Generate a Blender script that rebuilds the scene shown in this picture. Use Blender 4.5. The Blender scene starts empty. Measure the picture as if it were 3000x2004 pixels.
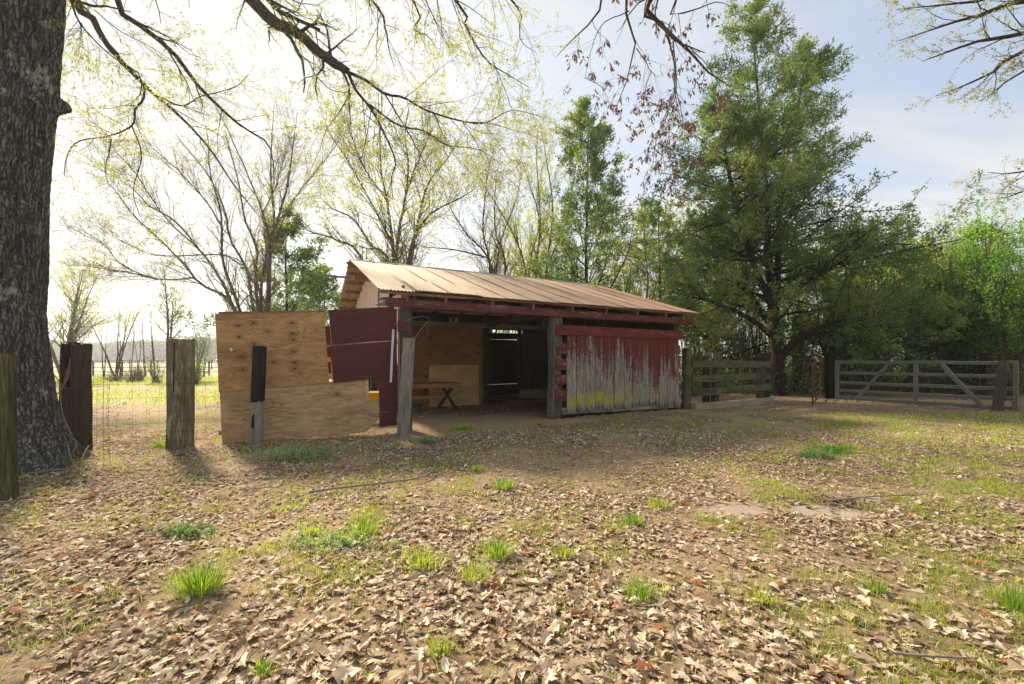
import bpy, math, random
import numpy as np
from mathutils import Vector, Matrix
R = math.radians
# ---------------------------------------------------------------- camera, sky, sun, exposure
H, F, HY = 1.4, 1240.0, 1053.6            # eye height, focal length and horizon row in photo pixels
cam = bpy.data.cameras.new('camera'); camo = bpy.data.objects.new('camera', cam)
bpy.context.scene.collection.objects.link(camo); bpy.context.scene.camera = camo
camo.location = (0, 0, H); camo.rotation_euler = (R(90), 0, 0)
cam.sensor_width = 36; cam.lens = F / 3000 * 36; cam.shift_y = (HY - 1002) / 3000
cam.clip_start = 0.05; cam.clip_end = 2000
SUN_EL, SUN_AZ = R(34), R(-43)            # azimuth clockwise from +Y
sund = Vector((math.sin(SUN_AZ) * math.cos(SUN_EL), math.cos(SUN_AZ) * math.cos(SUN_EL), math.sin(SUN_EL)))
world = bpy.data.worlds.new('World'); bpy.context.scene.world = world; world.use_nodes = True
SKY_STRENGTH = 0.11
sl = bpy.data.lights.new('sun', 'SUN'); sl.energy = 4.9; sl.angle = R(7); sl.color = (1, .895, .70)
slo = bpy.data.objects.new('sun', sl); bpy.context.scene.collection.objects.link(slo)
slo.rotation_euler = sund.to_track_quat('Z', 'Y').to_euler(); slo.location = (0, 0, 30)
vs = bpy.context.scene.view_settings
vs.view_transform = 'Standard'; vs.look = 'None'; vs.gamma = 1; vs.exposure = 1.30; vs.use_curve_mapping = False

# ---------------------------------------------------------------- node helpers
def nd(nt, typ, ins=None, **props):
    n = nt.nodes.new(typ)
    for k, v in props.items(): setattr(n, k, v)
    for k, v in (ins or {}).items():
        if isinstance(v, bpy.types.NodeSocket): nt.links.new(v, n.inputs[k])
        else: n.inputs[k].default_value = v
    return n
def ma(nt, op, a, b=0.0, c=None, clamp=False):
    d = {0: a, 1: b}
    if c is not None: d[2] = c
    return nd(nt, 'ShaderNodeMath', d, operation=op, use_clamp=clamp).outputs[0]
def c4(c): return (c[0], c[1], c[2], 1) if not isinstance(c, bpy.types.NodeSocket) else c
def mx(nt, f, a, b, blend='MIX'):
    return nd(nt, 'ShaderNodeMix', {0: f, 6: c4(a), 7: c4(b)}, data_type='RGBA', blend_type=blend).outputs[2]
def ramp(nt, f, stops):
    n = nd(nt, 'ShaderNodeValToRGB', {0: f}); e = n.color_ramp.elements
    while len(e) < len(stops): e.new(0.5)
    for i, (p, c) in enumerate(stops):
        e[i].position = p; e[i].color = c4(c) if not isinstance(c, (int, float)) else (c, c, c, 1)
    return n.outputs[0]
def ss(nt, v, lo, hi):
    return nd(nt, 'ShaderNodeMapRange', {0: v, 1: lo, 2: hi, 3: 0.0, 4: 1.0}, interpolation_type='SMOOTHSTEP').outputs[0]
def noise(nt, vec, scale, detail=4, rough=.6, dist=0):
    return nd(nt, 'ShaderNodeTexNoise', {'Vector': vec, 'Scale': scale, 'Detail': detail, 'Roughness': rough, 'Distortion': dist}).outputs[0]
def sc(nt, vec, s, loc=(0, 0, 0)):
    return nd(nt, 'ShaderNodeMapping', {'Vector': vec, 'Scale': s, 'Location': loc}).outputs[0]
def newmat(name):
    m = bpy.data.materials.new(name); m.use_nodes = True; nt = m.node_tree; nt.nodes.clear()
    return m, nt
def finish(nt, col, rough=.85, bump=None, bs=.5, bd=.01, metal=0, spec=.25):
    d = {'Base Color': c4(col), 'Roughness': rough, 'Metallic': metal, 'Specular IOR Level': spec}
    if bump is not None: d['Normal'] = nd(nt, 'ShaderNodeBump', {'Strength': bs, 'Distance': bd, 'Height': bump}).outputs[0]
    p = nd(nt, 'ShaderNodeBsdfPrincipled', d); o = nd(nt, 'ShaderNodeOutputMaterial', {0: p.outputs[0]})
def objvec(nt, rnd=True):
    v = nd(nt, 'ShaderNodeTexCoord').outputs['Object']
    if not rnd: return v
    r = nd(nt, 'ShaderNodeObjectInfo').outputs['Random']
    off = nd(nt, 'ShaderNodeCombineXYZ', {0: ma(nt, 'MULTIPLY', r, 37.0), 1: ma(nt, 'MULTIPLY', r, 91.0), 2: ma(nt, 'MULTIPLY', r, 53.0)}).outputs[0]
    return nd(nt, 'ShaderNodeVectorMath', {0: v, 1: off}, operation='ADD').outputs[0]

# ---------------------------------------------------------------- sky
def build_sky():
    nt = world.node_tree; nt.nodes.clear()
    sky = nd(nt, 'ShaderNodeTexSky', sky_type='NISHITA', sun_disc=False, sun_elevation=SUN_EL, sun_rotation=SUN_AZ,
             altitude=50, air_density=1.0, dust_density=2.2, ozone_density=1.0).outputs[0]
    d = nd(nt, 'ShaderNodeTexCoord').outputs['Generated']
    s = nd(nt, 'ShaderNodeSeparateXYZ', {0: d})
    zz = ma(nt, 'ADD', ma(nt, 'MAXIMUM', s.outputs[2], 0.0), .12)
    pl = nd(nt, 'ShaderNodeCombineXYZ', {0: ma(nt, 'DIVIDE', s.outputs[0], zz), 1: ma(nt, 'DIVIDE', s.outputs[1], zz)}).outputs[0]
    rot = nd(nt, 'ShaderNodeMapping', {'Vector': pl, 'Rotation': (0, 0, R(-12)), 'Scale': (.35, 1.5, 1)}).outputs[0]
    n1 = noise(nt, rot, 1.1, 7, .58, .6); n2 = noise(nt, pl, .5, 3, .5)
    w = ss(nt, ma(nt, 'ADD', ma(nt, 'MULTIPLY', n1, .75), ma(nt, 'MULTIPLY', n2, .25)), .42, .60)
    dt = nd(nt, 'ShaderNodeVectorMath', {0: d, 1: tuple(sund)}, operation='DOT_PRODUCT').outputs['Value']
    dt = ma(nt, 'MAXIMUM', dt, 0.0)
    veil = ma(nt, 'POWER', dt, 2.2)                        # thin high cloud lit through near the sun
    fac = ma(nt, 'ADD', ma(nt, 'MULTIPLY', w, .50), ma(nt, 'ADD', ma(nt, 'MULTIPLY', veil, .45), .42), clamp=True)
    glow = ma(nt, 'ADD', ma(nt, 'ADD', 2.75, ma(nt, 'MULTIPLY', w, .55)), ma(nt, 'MULTIPLY', veil, .35))
    cl = nd(nt, 'ShaderNodeVectorMath', {0: (.985, 1.0, .985), 3: glow}, operation='SCALE').outputs[0]
    col = mx(nt, fac, sky, cl)
    nd(nt, 'ShaderNodeOutputWorld', {0: nd(nt, 'ShaderNodeBackground', {0: col, 1: SKY_STRENGTH}).outputs[0]})
build_sky()

# ---------------------------------------------------------------- numpy helpers
def nrm(a): return a / np.maximum(np.linalg.norm(a, axis=-1, keepdims=True), 1e-9)
def _h(ix, iy, iz, seed):
    h = (ix * 374761393 + iy * 668265263 + iz * 2147483647 + seed * 1274126177) & 0xffffffff
    h = ((h ^ (h >> 13)) * 1274126177) & 0xffffffff
    return ((h ^ (h >> 16)) & 0xffff) / 65535.0
def vnoise(x, y, z=0.0, seed=0):
    x, y, z = np.broadcast_arrays(np.asarray(x, float), np.asarray(y, float), np.asarray(z, float))
    ix, iy, iz = np.floor(x).astype(np.int64), np.floor(y).astype(np.int64), np.floor(z).astype(np.int64)
    fx, fy, fz = x - ix, y - iy, z - iz
    fx, fy, fz = (f * f * (3 - 2 * f) for f in (fx, fy, fz))
    o = 0
    for dx in (0, 1):
        for dy in (0, 1):
            for dz in (0, 1):
                o = o + _h(ix + dx, iy + dy, iz + dz, seed) * (fx if dx else 1 - fx) * (fy if dy else 1 - fy) * (fz if dz else 1 - fz)
    return o
def fbm(x, y, z=0.0, oct=4, seed=0):
    a, s, t = .5, 0, 0
    for i in range(oct): s = s + a * vnoise(x * 2**i, y * 2**i, z * 2**i, seed + i); t += a; a *= .5
    return s / t
def sstep(v, a, b):
    t = np.clip((v - a) / (b - a), 0, 1); return t * t * (3 - 2 * t)
def at(px, py, Y): return Vector(((px - 1500) / F * Y, Y, H - (py - HY) / F * Y))
def gd(px, py):
    Y = H * F / (py - HY); return ((px - 1500) / F * Y, Y)

C = bpy.context.scene.collection
def link(o, parent=None):
    C.objects.link(o)
    if parent is not None: o.parent = parent
    return o
def fast_mesh(name, v, faces, rnd=None, smooth=False):
    """faces: list of (M,k) int arrays"""
    me = bpy.data.meshes.new(name); v = np.asarray(v, np.float32)
    me.vertices.add(len(v)); me.vertices.foreach_set('co', v.ravel())
    faces = [f for f in faces if len(f)]
    idx = np.concatenate([f.ravel() for f in faces]).astype(np.int32)
    tot = np.concatenate([np.full(len(f), f.shape[1], np.int32) for f in faces])
    st = np.concatenate([[0], np.cumsum(tot)[:-1]]).astype(np.int32)
    me.loops.add(len(idx)); me.loops.foreach_set('vertex_index', idx)
    me.polygons.add(len(tot)); me.polygons.foreach_set('loop_start', st)
    me.polygons.foreach_set('use_smooth', np.full(len(tot), bool(smooth)))
    if rnd is not None:
        for k, a in (rnd.items() if isinstance(rnd, dict) else [('rnd', rnd)]):
            me.attributes.new(k, 'FLOAT', 'POINT').data.foreach_set('value', np.asarray(a, np.float32))
    me.update(calc_edges=True); me.validate()
    return me
def obj(name, me, mat, parent=None):
    o = bpy.data.objects.new(name, me)
    if mat is not None and not me.materials: me.materials.append(mat)
    return link(o, parent)
def pyobj(name, v, f, mat, parent=None, smooth=False):
    me = bpy.data.meshes.new(name); me.from_pydata([tuple(p) for p in v], [], f); me.update()
    if smooth: me.polygons.foreach_set('use_smooth', [True] * len(me.polygons))
    return obj(name, me, mat, parent)
def tag(o, label=None, cat=None, group=None, kind=None):
    for k, v in (('label', label), ('category', cat), ('group', group), ('kind', kind)):
        if v: o[k] = v
    return o
def empty(name, loc=(0, 0, 0), rz=0, label=None, cat=None, group=None):
    o = bpy.data.objects.new(name, None); o.location = loc; o.rotation_euler = (0, 0, rz); o.empty_display_size = .2
    link(o); return tag(o, label, cat, group)
def copy_tree(o, parent=None):
    c = o.copy(); link(c, parent)
    for ch in list(o.children): copy_tree(ch, c)
    return c

# ---------------------------------------------------------------- materials
def wood(name, c1, c2, c3=None, grain=14, knots=0, bump=.5, moss=None, mossamt=.0, paint=None, peel=.5, ply=None, plyf=70.0):
    m, nt = newmat(name); v = objvec(nt)
    g = noise(nt, sc(nt, v, (1.3, grain, grain)), 3.0, 6, .65, .35)
    big = noise(nt, sc(nt, v, (.6, 2.5, 2.5)), 1.6, 3, .5)
    fine = noise(nt, sc(nt, v, (3, 70, 70)), 4.0, 3, .7)
    col = mx(nt, ss(nt, g, .34, .68), c1, c2)
    col = mx(nt, ma(nt, 'MULTIPLY', ss(nt, big, .45, .7), .65), col, c3 or c1)
    col = mx(nt, ma(nt, 'MULTIPLY', ss(nt, fine, .55, .7), .45), col, tuple(x * .35 for x in c1))
    if ply is not None:
        sx = nd(nt, 'ShaderNodeTexCoord').outputs['Object']; dmin = None
        for kx, ky in ply:
            dd = nd(nt, 'ShaderNodeVectorMath', {0: sc(nt, nd(nt, 'ShaderNodeVectorMath', {0: sx, 1: (kx, ky, 0)}, operation='SUBTRACT').outputs[0], (.62, 1, 0)), 1: (0, 0, 0)}, operation='DISTANCE').outputs['Value']
            dmin = dd if dmin is None else ma(nt, 'MINIMUM', dmin, dd)
        cn = noise(nt, sc(nt, v, (.55, 3.4, 1)), .9, 2, .45, .3)
        if dmin is not None:
            near = ma(nt, 'SUBTRACT', 1.0, ss(nt, dmin, .0, .16)); cn = ma(nt, 'ADD', cn, ma(nt, 'MULTIPLY', near, .09))
        ln = ma(nt, 'POWER', ma(nt, 'ABSOLUTE', ma(nt, 'SINE', ma(nt, 'MULTIPLY', cn, plyf))), 3.0)
        ln = ma(nt, 'MULTIPLY', ln, ss(nt, noise(nt, sc(nt, v, (.8, 1.5, 1)), 2.0, 3), .32, .62))
        col = mx(nt, ma(nt, 'MULTIPLY', ln, .55), col, tuple(x * .5 for x in c3))
        blot = noise(nt, sc(nt, v, (.7, 1.3, 1)), 2.3, 5, .65)
        col = mx(nt, ma(nt, 'MULTIPLY', ss(nt, blot, .5, .72), .45), col, tuple(x * .55 for x in c1))
        if dmin is not None:
            dm = ma(nt, 'ADD', dmin, ma(nt, 'MULTIPLY', ma(nt, 'SUBTRACT', noise(nt, v, 30, 3), .5), .03))
            col = mx(nt, ma(nt, 'MULTIPLY', ma(nt, 'SUBTRACT', 1.0, ss(nt, dm, .01, .085)), .65), col, tuple(x * .4 for x in c1))
            col = mx(nt, ma(nt, 'SUBTRACT', 1.0, ss(nt, dm, .006, .02)), col, (.03, .018, .01))
    if knots:
        vo = nd(nt, 'ShaderNodeTexVoronoi', {'Vector': sc(nt, v, (1, 1.6, 1)), 'Scale': knots, 'Randomness': .9}).outputs['Distance']
        dd = ma(nt, 'ADD', vo, ma(nt, 'MULTIPLY', noise(nt, v, 25, 2), .06))
        col = mx(nt, ma(nt, 'SUBTRACT', 1.0, ss(nt, dd, .06, .13)), col, tuple(x * .22 for x in c1))
        rings = nd(nt, 'ShaderNodeTexWave', {'Vector': sc(nt, v, (.35, 3.2, 1)), 'Scale': 2.6, 'Distortion': 14.0, 'Detail': 3.0, 'Detail Scale': .8}, wave_type='BANDS', bands_direction='Y').outputs[1]
        col = mx(nt, ma(nt, 'MULTIPLY', rings, .42), col, tuple(x * .58 for x in c1))
    if paint:
        pn = ma(nt, 'ADD', ma(nt, 'MULTIPLY', noise(nt, sc(nt, v, (1, 4, 4)), 6.0, 8, .75), .6), ma(nt, 'MULTIPLY', noise(nt, sc(nt, v, (1, 3, 3)), 2.0, 3), .4))
        pm = ss(nt, pn, peel - .015, peel + .015)
        pc = mx(nt, ss(nt, noise(nt, sc(nt, v, (1, 4, 4)), 3, 6, .75), .36, .66), paint, tuple(x * .42 for x in paint))
        col = mx(nt, pm, pc, col)
    if moss:
        mn = ma(nt, 'ADD', ma(nt, 'MULTIPLY', noise(nt, sc(nt, v, (1, 5, 5)), 2.2, 7, .75), .7), ma(nt, 'MULTIPLY', g, .3))
        col = mx(nt, ma(nt, 'MULTIPLY', ss(nt, mn, .60 - mossamt * .22, .70 - mossamt * .20), .75), col, moss)
    finish(nt, col, .88, ma(nt, 'ADD', g, ma(nt, 'MULTIPLY', fine, .5)), bump, .006)
    return m
def flat(name, col, rough=.7, metal=0, var=.35, scale=9):
    m, nt = newmat(name); v = objvec(nt)
    n = noise(nt, v, scale, 6, .7)
    finish(nt, mx(nt, n, col, tuple(x * (1 - var) for x in col)), rough, n, .3, .004, metal)
    return m
def leafmat(name, stops, trans=.45, tint=(1.15, 1.1, .6), rough=.6):
    m, nt = newmat(name)
    a = nd(nt, 'ShaderNodeAttribute', attribute_name='rnd').outputs['Fac']
    col = ramp(nt, a, stops)
    d = nd(nt, 'ShaderNodeBsdfDiffuse', {0: col})
    tcol = nd(nt, 'ShaderNodeMix', {0: 1.0, 6: col, 7: (*tint, 1)}, data_type='RGBA', blend_type='MULTIPLY').outputs[2]
    t = nd(nt, 'ShaderNodeBsdfTranslucent', {0: tcol})
    mix = nd(nt, 'ShaderNodeMixShader', {0: trans, 1: d.outputs[0], 2: t.outputs[0]})
    gl = nd(nt, 'ShaderNodeBsdfGlossy', {0: (1, 1, 1, 1), 'Roughness': rough})
    mix2 = nd(nt, 'ShaderNodeMixShader', {0: .03, 1: mix.outputs[0], 2: gl.outputs[0]})
    nd(nt, 'ShaderNodeOutputMaterial', {0: mix2.outputs[0]})
    return m
MT = {}
KN = [(x / 2.413 + 600, y / 2.413 + 700) for x, y in ((125, 597), (262, 572), (632, 563), (128, 690), (645, 655), (648, 707), (272, 748), (652, 812), (155, 855), (280, 848), (658, 903), (165, 962), (662, 957), (400, 640), (460, 900))]
KL = [((x - 800) / 260, (1030 - y) / 260 * 1.28) for x, y in KN]     # knots of the upper sheet, metres from its middle
KI = [(-.6, .75), (-.6, .45), (-.6, -.35), (.1, .8), (.1, .3), (.1, -.1), (.62, .6), (.62, .35), (.62, -.2), (.62, -.45), (-.2, .5)]
MT['ply'] = wood('plywood', (.40, .22, .088), (.54, .33, .15), (.31, .16, .06), grain=7, bump=.25, ply=KL)
MT['ply_low'] = wood('plywood_grey', (.42, .25, .12), (.58, .40, .22), (.36, .22, .12), grain=6, bump=.3, ply=[(.25, .35)], plyf=85.0)
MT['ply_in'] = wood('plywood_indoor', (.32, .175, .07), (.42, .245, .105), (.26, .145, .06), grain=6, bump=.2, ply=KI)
MT['ply_new'] = wood('plywood_fresh', (.68, .43, .19), (.80, .54, .26), (.62, .38, .16), grain=4, bump=.15, ply=[], plyf=45.0)
MT['redply'] = wood('red_plywood', (.085, .022, .020), (.125, .036, .032), (.07, .02, .018), grain=10, bump=.4, paint=None)
MT['redboard'] = wood('red_painted_board', (.26, .18, .14), (.36, .28, .22), (.15, .03, .025), grain=16, paint=(.19, .040, .027), peel=.60)
MT['beam'] = wood('red_beam', (.22, .15, .12), (.3, .22, .18), (.14, .04, .03), grain=16, paint=(.17, .046, .036), peel=.565)
MT['rafter'] = wood('rafter_wood', (.20, .09, .06), (.32, .17, .11), (.15, .06, .04), grain=16)
MT['oldgrey'] = wood('weathered_grey_wood', (.17, .145, .11), (.36, .32, .25), (.11, .1, .075), grain=22, bump=.9, moss=(.12, .14, .04), mossamt=.3)
MT['midpost'] = wood('blackened_grey_post_wood', (.045, .038, .03), (.24, .21, .17), (.03, .026, .022), grain=20, bump=1.0, moss=(.10, .03, .025), mossamt=.25)
MT['darkwood'] = wood('dark_creosote_wood', (.055, .04, .03), (.13, .10, .075), (.035, .028, .022), grain=20, bump=.8)
MT['brownpost'] = wood('red_brown_post_wood', (.035, .022, .015), (.075, .045, .03), (.022, .015, .011), grain=18, bump=.8)
MT['paintpost'] = wood('whitish_post_wood', (.13, .10, .055), (.26, .22, .13), (.09, .08, .035), grain=26, bump=.9, moss=(.42, .40, .27), mossamt=.45)
MT['mossy'] = wood('mossy_fence_wood', (.045, .043, .02), (.17, .155, .075), (.02, .02, .012), grain=18, bump=1.0, moss=(.11, .14, .025), mossamt=.25)
MT['sleeper'] = wood('pale_sleeper_wood', (.26, .21, .13), (.40, .34, .22), (.2, .17, .1), grain=16, bump=.8, moss=(.14, .17, .04), mossamt=.25)
MT['char'] = flat('charred_black', (.006, .006, .007), .6, 0, .5, 14)
MT['white'] = flat('white_plastic', (.72, .72, .74), .4, 0, .06)
MT['paper'] = flat('paper_tag', (.62, .6, .55), .8, 0, .1)
MT['ink'] = flat('stamp_ink', (.16, .09, .045), .9, 0, .2)
MT['yellow'] = flat('yellow_plastic', (.72, .42, .015), .45, 0, .25)
MT['wire'] = flat('rusty_wire', (.03, .024, .018), .9, 0, .4)
MT['galv'] = flat('galvanised_steel', (.29, .275, .225), .6, .25, .45, 6)
MT['rust'] = flat('rusty_tube', (.16, .075, .045), .75, .2, .45, 10)
MT['gable'] = wood('faded_red_gable_boards', (.60, .42, .36), (.78, .64, .57), (.5, .27, .22), grain=11, bump=.3, paint=(.40, .17, .13), peel=.40)
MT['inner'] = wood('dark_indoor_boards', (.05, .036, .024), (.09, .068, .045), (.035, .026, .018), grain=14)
MT['twig'] = flat('dead_stick', (.30, .24, .18), .9, 0, .4, 30)

def siding_mat():
    m, nt = newmat('peeling_red_siding'); tc = nd(nt, 'ShaderNodeTexCoord').outputs['Object']; v = objvec(nt)
    rnd = nd(nt, 'ShaderNodeObjectInfo').outputs['Random']
    h = nd(nt, 'ShaderNodeSeparateXYZ', {0: tc}).outputs[0]
    g = noise(nt, sc(nt, v, (1.2, 26, 26)), 3.0, 6, .7, .25)
    fine = noise(nt, sc(nt, v, (4, 90, 90)), 3.0, 3, .7)
    col = mx(nt, ss(nt, g, .32, .66), (.10, .078, .058), (.43, .365, .28))
    dk = noise(nt, sc(nt, v, (1, 5, 5)), 1.7, 3)
    col = mx(nt, ma(nt, 'MULTIPLY', ss(nt, dk, .52, .66), .6), col, (.10, .10, .095))
    pn = ma(nt, 'ADD', ma(nt, 'MULTIPLY', noise(nt, sc(nt, v, (1, 1.7, 1.7)), 14.0, 8, .85), .6), ma(nt, 'MULTIPLY', noise(nt, sc(nt, v, (.5, 6, 6)), 2.6, 3), .4))
    cc = nd(nt, 'ShaderNodeSeparateColor', {0: nd(nt, 'ShaderNodeObjectInfo').outputs['Color']})
    lim = ma(nt, 'ADD', nd(nt, 'ShaderNodeMapRange', {0: h, 1: .15, 2: 1.85, 3: -.125, 4: .10}).outputs[0], ma(nt, 'MULTIPLY', ma(nt, 'SUBTRACT', cc.outputs[1], .5), .22))
    pm = ss(nt, ma(nt, 'SUBTRACT', ma(nt, 'ADD', .5, lim), pn), -.012, .012)
    pc = mx(nt, noise(nt, v, 4, 5), (.17, .034, .024), (.095, .020, .015))
    col = mx(nt, pm, col, pc)
    # lichen band near the ground
    ln = noise(nt, sc(nt, v, (1, 5, 5)), 4.0, 6, .8)
    band = ma(nt, 'MULTIPLY', ss(nt, h, .10, .24), ma(nt, 'SUBTRACT', 1.0, ss(nt, h, .34, .50)))
    lf = nd(nt, 'ShaderNodeObjectInfo').outputs['Color']
    amt = nd(nt, 'ShaderNodeSeparateColor', {0: lf}).outputs[0]
    lm = ma(nt, 'MULTIPLY', ma(nt, 'MULTIPLY', ss(nt, ln, .40, .56), band), amt)
    col = mx(nt, lm, col, (.40, .345, .015))
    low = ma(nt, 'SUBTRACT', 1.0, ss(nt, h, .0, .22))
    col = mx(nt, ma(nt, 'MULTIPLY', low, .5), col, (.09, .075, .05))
    finish(nt, col, .85, ma(nt, 'ADD', ma(nt, 'ADD', g, ma(nt, 'MULTIPLY', fine, .5)), ma(nt, 'MULTIPLY', pm, .35)), .8, .006)
    return m
MT['siding'] = siding_mat()
def roof_mat():
    m, nt = newmat('rusty_corrugated_metal'); g = nd(nt, 'ShaderNodeNewGeometry').outputs['Position']; v = objvec(nt)
    rnd = nd(nt, 'ShaderNodeObjectInfo').outputs['Random']
    x = nd(nt, 'ShaderNodeSeparateXYZ', {0: g}).outputs[0]
    n1 = noise(nt, sc(nt, v, (9, 1, 1)), 1.3, 6, .65); n2 = noise(nt, g, 1.1, 5, .6)
    col = mx(nt, ss(nt, n1, .35, .7), (.47, .37, .25), (.37, .26, .17))
    f = ma(nt, 'ADD', nd(nt, 'ShaderNodeMapRange', {0: x, 1: -2.5, 2: 5.0, 3: 0.0, 4: .75}).outputs[0], ma(nt, 'MULTIPLY', ma(nt, 'SUBTRACT', n2, .5), 1.3), clamp=True)
    col = mx(nt, f, col, (.34, .18, .12))
    col = mx(nt, ma(nt, 'MULTIPLY', rnd, .25, clamp=True), col, (.2, .12, .08))
    sp = noise(nt, v, 26, 5, .8)
    col = mx(nt, ma(nt, 'MULTIPLY', ss(nt, sp, .58, .68), .5), col, (.16, .09, .055))
    finish(nt, col, .68, sp, .2, .003, .12)
    return m
MT['roof'] = roof_mat()
def bark_mat(name, c1, c2, lichen=None, scale=1.0):
    m, nt = newmat(name); v = objvec(nt, False)
    n1 = noise(nt, sc(nt, v, (16 * scale, 16 * scale, 3.5 * scale)), 1.0, 6, .7, .5)
    n2 = noise(nt, v, 30 * scale, 5, .7)
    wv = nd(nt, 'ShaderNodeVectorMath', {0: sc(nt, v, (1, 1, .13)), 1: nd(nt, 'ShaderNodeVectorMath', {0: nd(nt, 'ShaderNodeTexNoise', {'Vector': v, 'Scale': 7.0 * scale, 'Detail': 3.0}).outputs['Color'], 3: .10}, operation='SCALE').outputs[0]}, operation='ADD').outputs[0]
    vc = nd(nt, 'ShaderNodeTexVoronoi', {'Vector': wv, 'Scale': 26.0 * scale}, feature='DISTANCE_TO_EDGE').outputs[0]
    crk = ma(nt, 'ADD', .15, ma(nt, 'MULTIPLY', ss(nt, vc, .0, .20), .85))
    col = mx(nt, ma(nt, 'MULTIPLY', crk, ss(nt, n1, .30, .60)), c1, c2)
    if lichen:
        ln = ma(nt, 'ADD', ma(nt, 'MULTIPLY', noise(nt, sc(nt, v, (1, 1, .7)), 14, 5, .7), .55), ma(nt, 'MULTIPLY', noise(nt, v, 2.6, 3, .6), .45))
        col = mx(nt, ma(nt, 'MULTIPLY', ss(nt, ln, .565, .62), .85), col, lichen)
        l2 = noise(nt, v, 2.2, 3, .6)
        col = mx(nt, ma(nt, 'MULTIPLY', ss(nt, l2, .55, .75), .35), col, (.10, .12, .08))
    finish(nt, col, .92, ma(nt, 'ADD', ma(nt, 'ADD', ma(nt, 'MULTIPLY', n1, .5), crk), ma(nt, 'MULTIPLY', n2, .35)), 1.0, .03)
    return m
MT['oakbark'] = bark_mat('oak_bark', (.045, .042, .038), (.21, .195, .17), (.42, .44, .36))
MT['limb'] = bark_mat('limb_bark', (.07, .055, .042), (.19, .155, .12), (.30, .29, .20), 2)
MT['greybark'] = bark_mat('grey_bark', (.13, .11, .085), (.33, .28, .21), (.34, .33, .16), 2)
MT['darkbark'] = bark_mat('dark_cedar_bark', (.03, .02, .015), (.10, .06, .04), None, 1.5)
MT['brownbark'] = bark_mat('brown_bark', (.09, .065, .05), (.20, .155, .12), None, 2)
MT['budleaf'] = leafmat('spring_leaf', [(0, (.20, .22, .06)), (.5, (.36, .38, .10)), (1, (.54, .52, .15))], .6, (1.12, 1.1, .6))
MT['palebud'] = leafmat('pale_bud_leaf', [(0, (.22, .20, .08)), (.5, (.36, .36, .13)), (1, (.46, .50, .2))], .5)
MT['yellowgreen'] = leafmat('yellow_green_leaf', [(0, (.22, .29, .06)), (.6, (.42, .48, .13)), (1, (.6, .6, .22))], .5)
MT['cedar'] = leafmat('cedar_foliage', [(0, (.055, .12, .025)), (.4, (.11, .20, .055)), (.75, (.23, .31, .085)), (1, (.36, .36, .12))], .5)
MT['cedar_dark'] = leafmat('dark_cedar_foliage', [(0, (.02, .055, .02)), (.6, (.065, .14, .045)), (1, (.17, .25, .065))], .45)
MT['bright'] = leafmat('bright_green_leaf', [(0, (.07, .19, .012)), (.6, (.16, .38, .02)), (1, (.32, .5, .06))], .55)
MT['deadleaf'] = leafmat('dead_hanging_leaf', [(0, (.06, .04, .035)), (.6, (.12, .075, .06)), (1, (.24, .14, .10))], .3, (1.1, .85, .7))
MT['litter'] = leafmat('fallen_oak_leaf', [(0, (.13, .08, .04)), (.16, (.24, .16, .085)), (.36, (.38, .275, .175)), (.6, (.51, .39, .265)), (.78, (.62, .50, .36)), (.9, (.74, .64, .50)), (.96, (.46, .33, .19)), (1, (.42, .14, .045))], .25, (1.1, .85, .5))
MT['grass'] = leafmat('grass_blade', [(0, (.16, .22, .03)), (.5, (.38, .44, .06)), (.85, (.56, .56, .13)), (1, (.62, .52, .25))], .5, (1.1, 1.15, .5))
MT['lushgrass'] = leafmat('lush_grass_blade', [(0, (.04, .11, .012)), (.4, (.16, .30, .03)), (.8, (.40, .50, .08)), (1, (.60, .55, .2))], .5, (1.1, 1.15, .5))
MT['weed'] = leafmat('grey_green_weed', [(0, (.14, .24, .12)), (.5, (.26, .38, .16)), (1, (.42, .52, .25))], .4)
MT['farwood'] = leafmat('far_tree_foliage', [(0, (.10, .12, .07)), (.6, (.17, .18, .11)), (1, (.25, .22, .15))], .3)

# ---------------------------------------------------------------- ground
BARN = (-2.102, 8.318); TH = .481
cu, su = math.cos(TH), math.sin(TH)
def tolocal(x, y):
    dx, dy = x - BARN[0], y - BARN[1]; return dx * cu + dy * su, -dx * su + dy * cu
OAK = (-6.25, 5.15)
def gh(x, y):
    x = np.asarray(x, float); y = np.asarray(y, float)
    near = np.exp(-((x / 30)**2 + (y / 30)**2))
    h = (.055 * (fbm(x / 1.7, y / 1.7, 0, 3, 5) - .5) + .022 * (fbm(x * 2.2, y * 2.2, 0, 3, 9) - .5)) * near
    h = h + .16 * np.exp(-(((x - OAK[0])**2 + (y - OAK[1])**2) / 1.1))
    s, t = tolocal(x, y)
    h = h + .10 * np.exp(-(((t + .45) / .3)**2)) * sstep(s, 3.3, 3.9) * (1 - sstep(s, 7.2, 7.9)) * .6
    return h
def ell(x, y, cx, cy, rx, ry, soft=.35):
    d = np.sqrt(((x - cx) / rx)**2 + ((y - cy) / ry)**2) + (fbm(x * 1.3, y * 1.3, 0, 3, 21) - .5) * .9
    return 1 - sstep(d, 1 - soft, 1 + soft)
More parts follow.
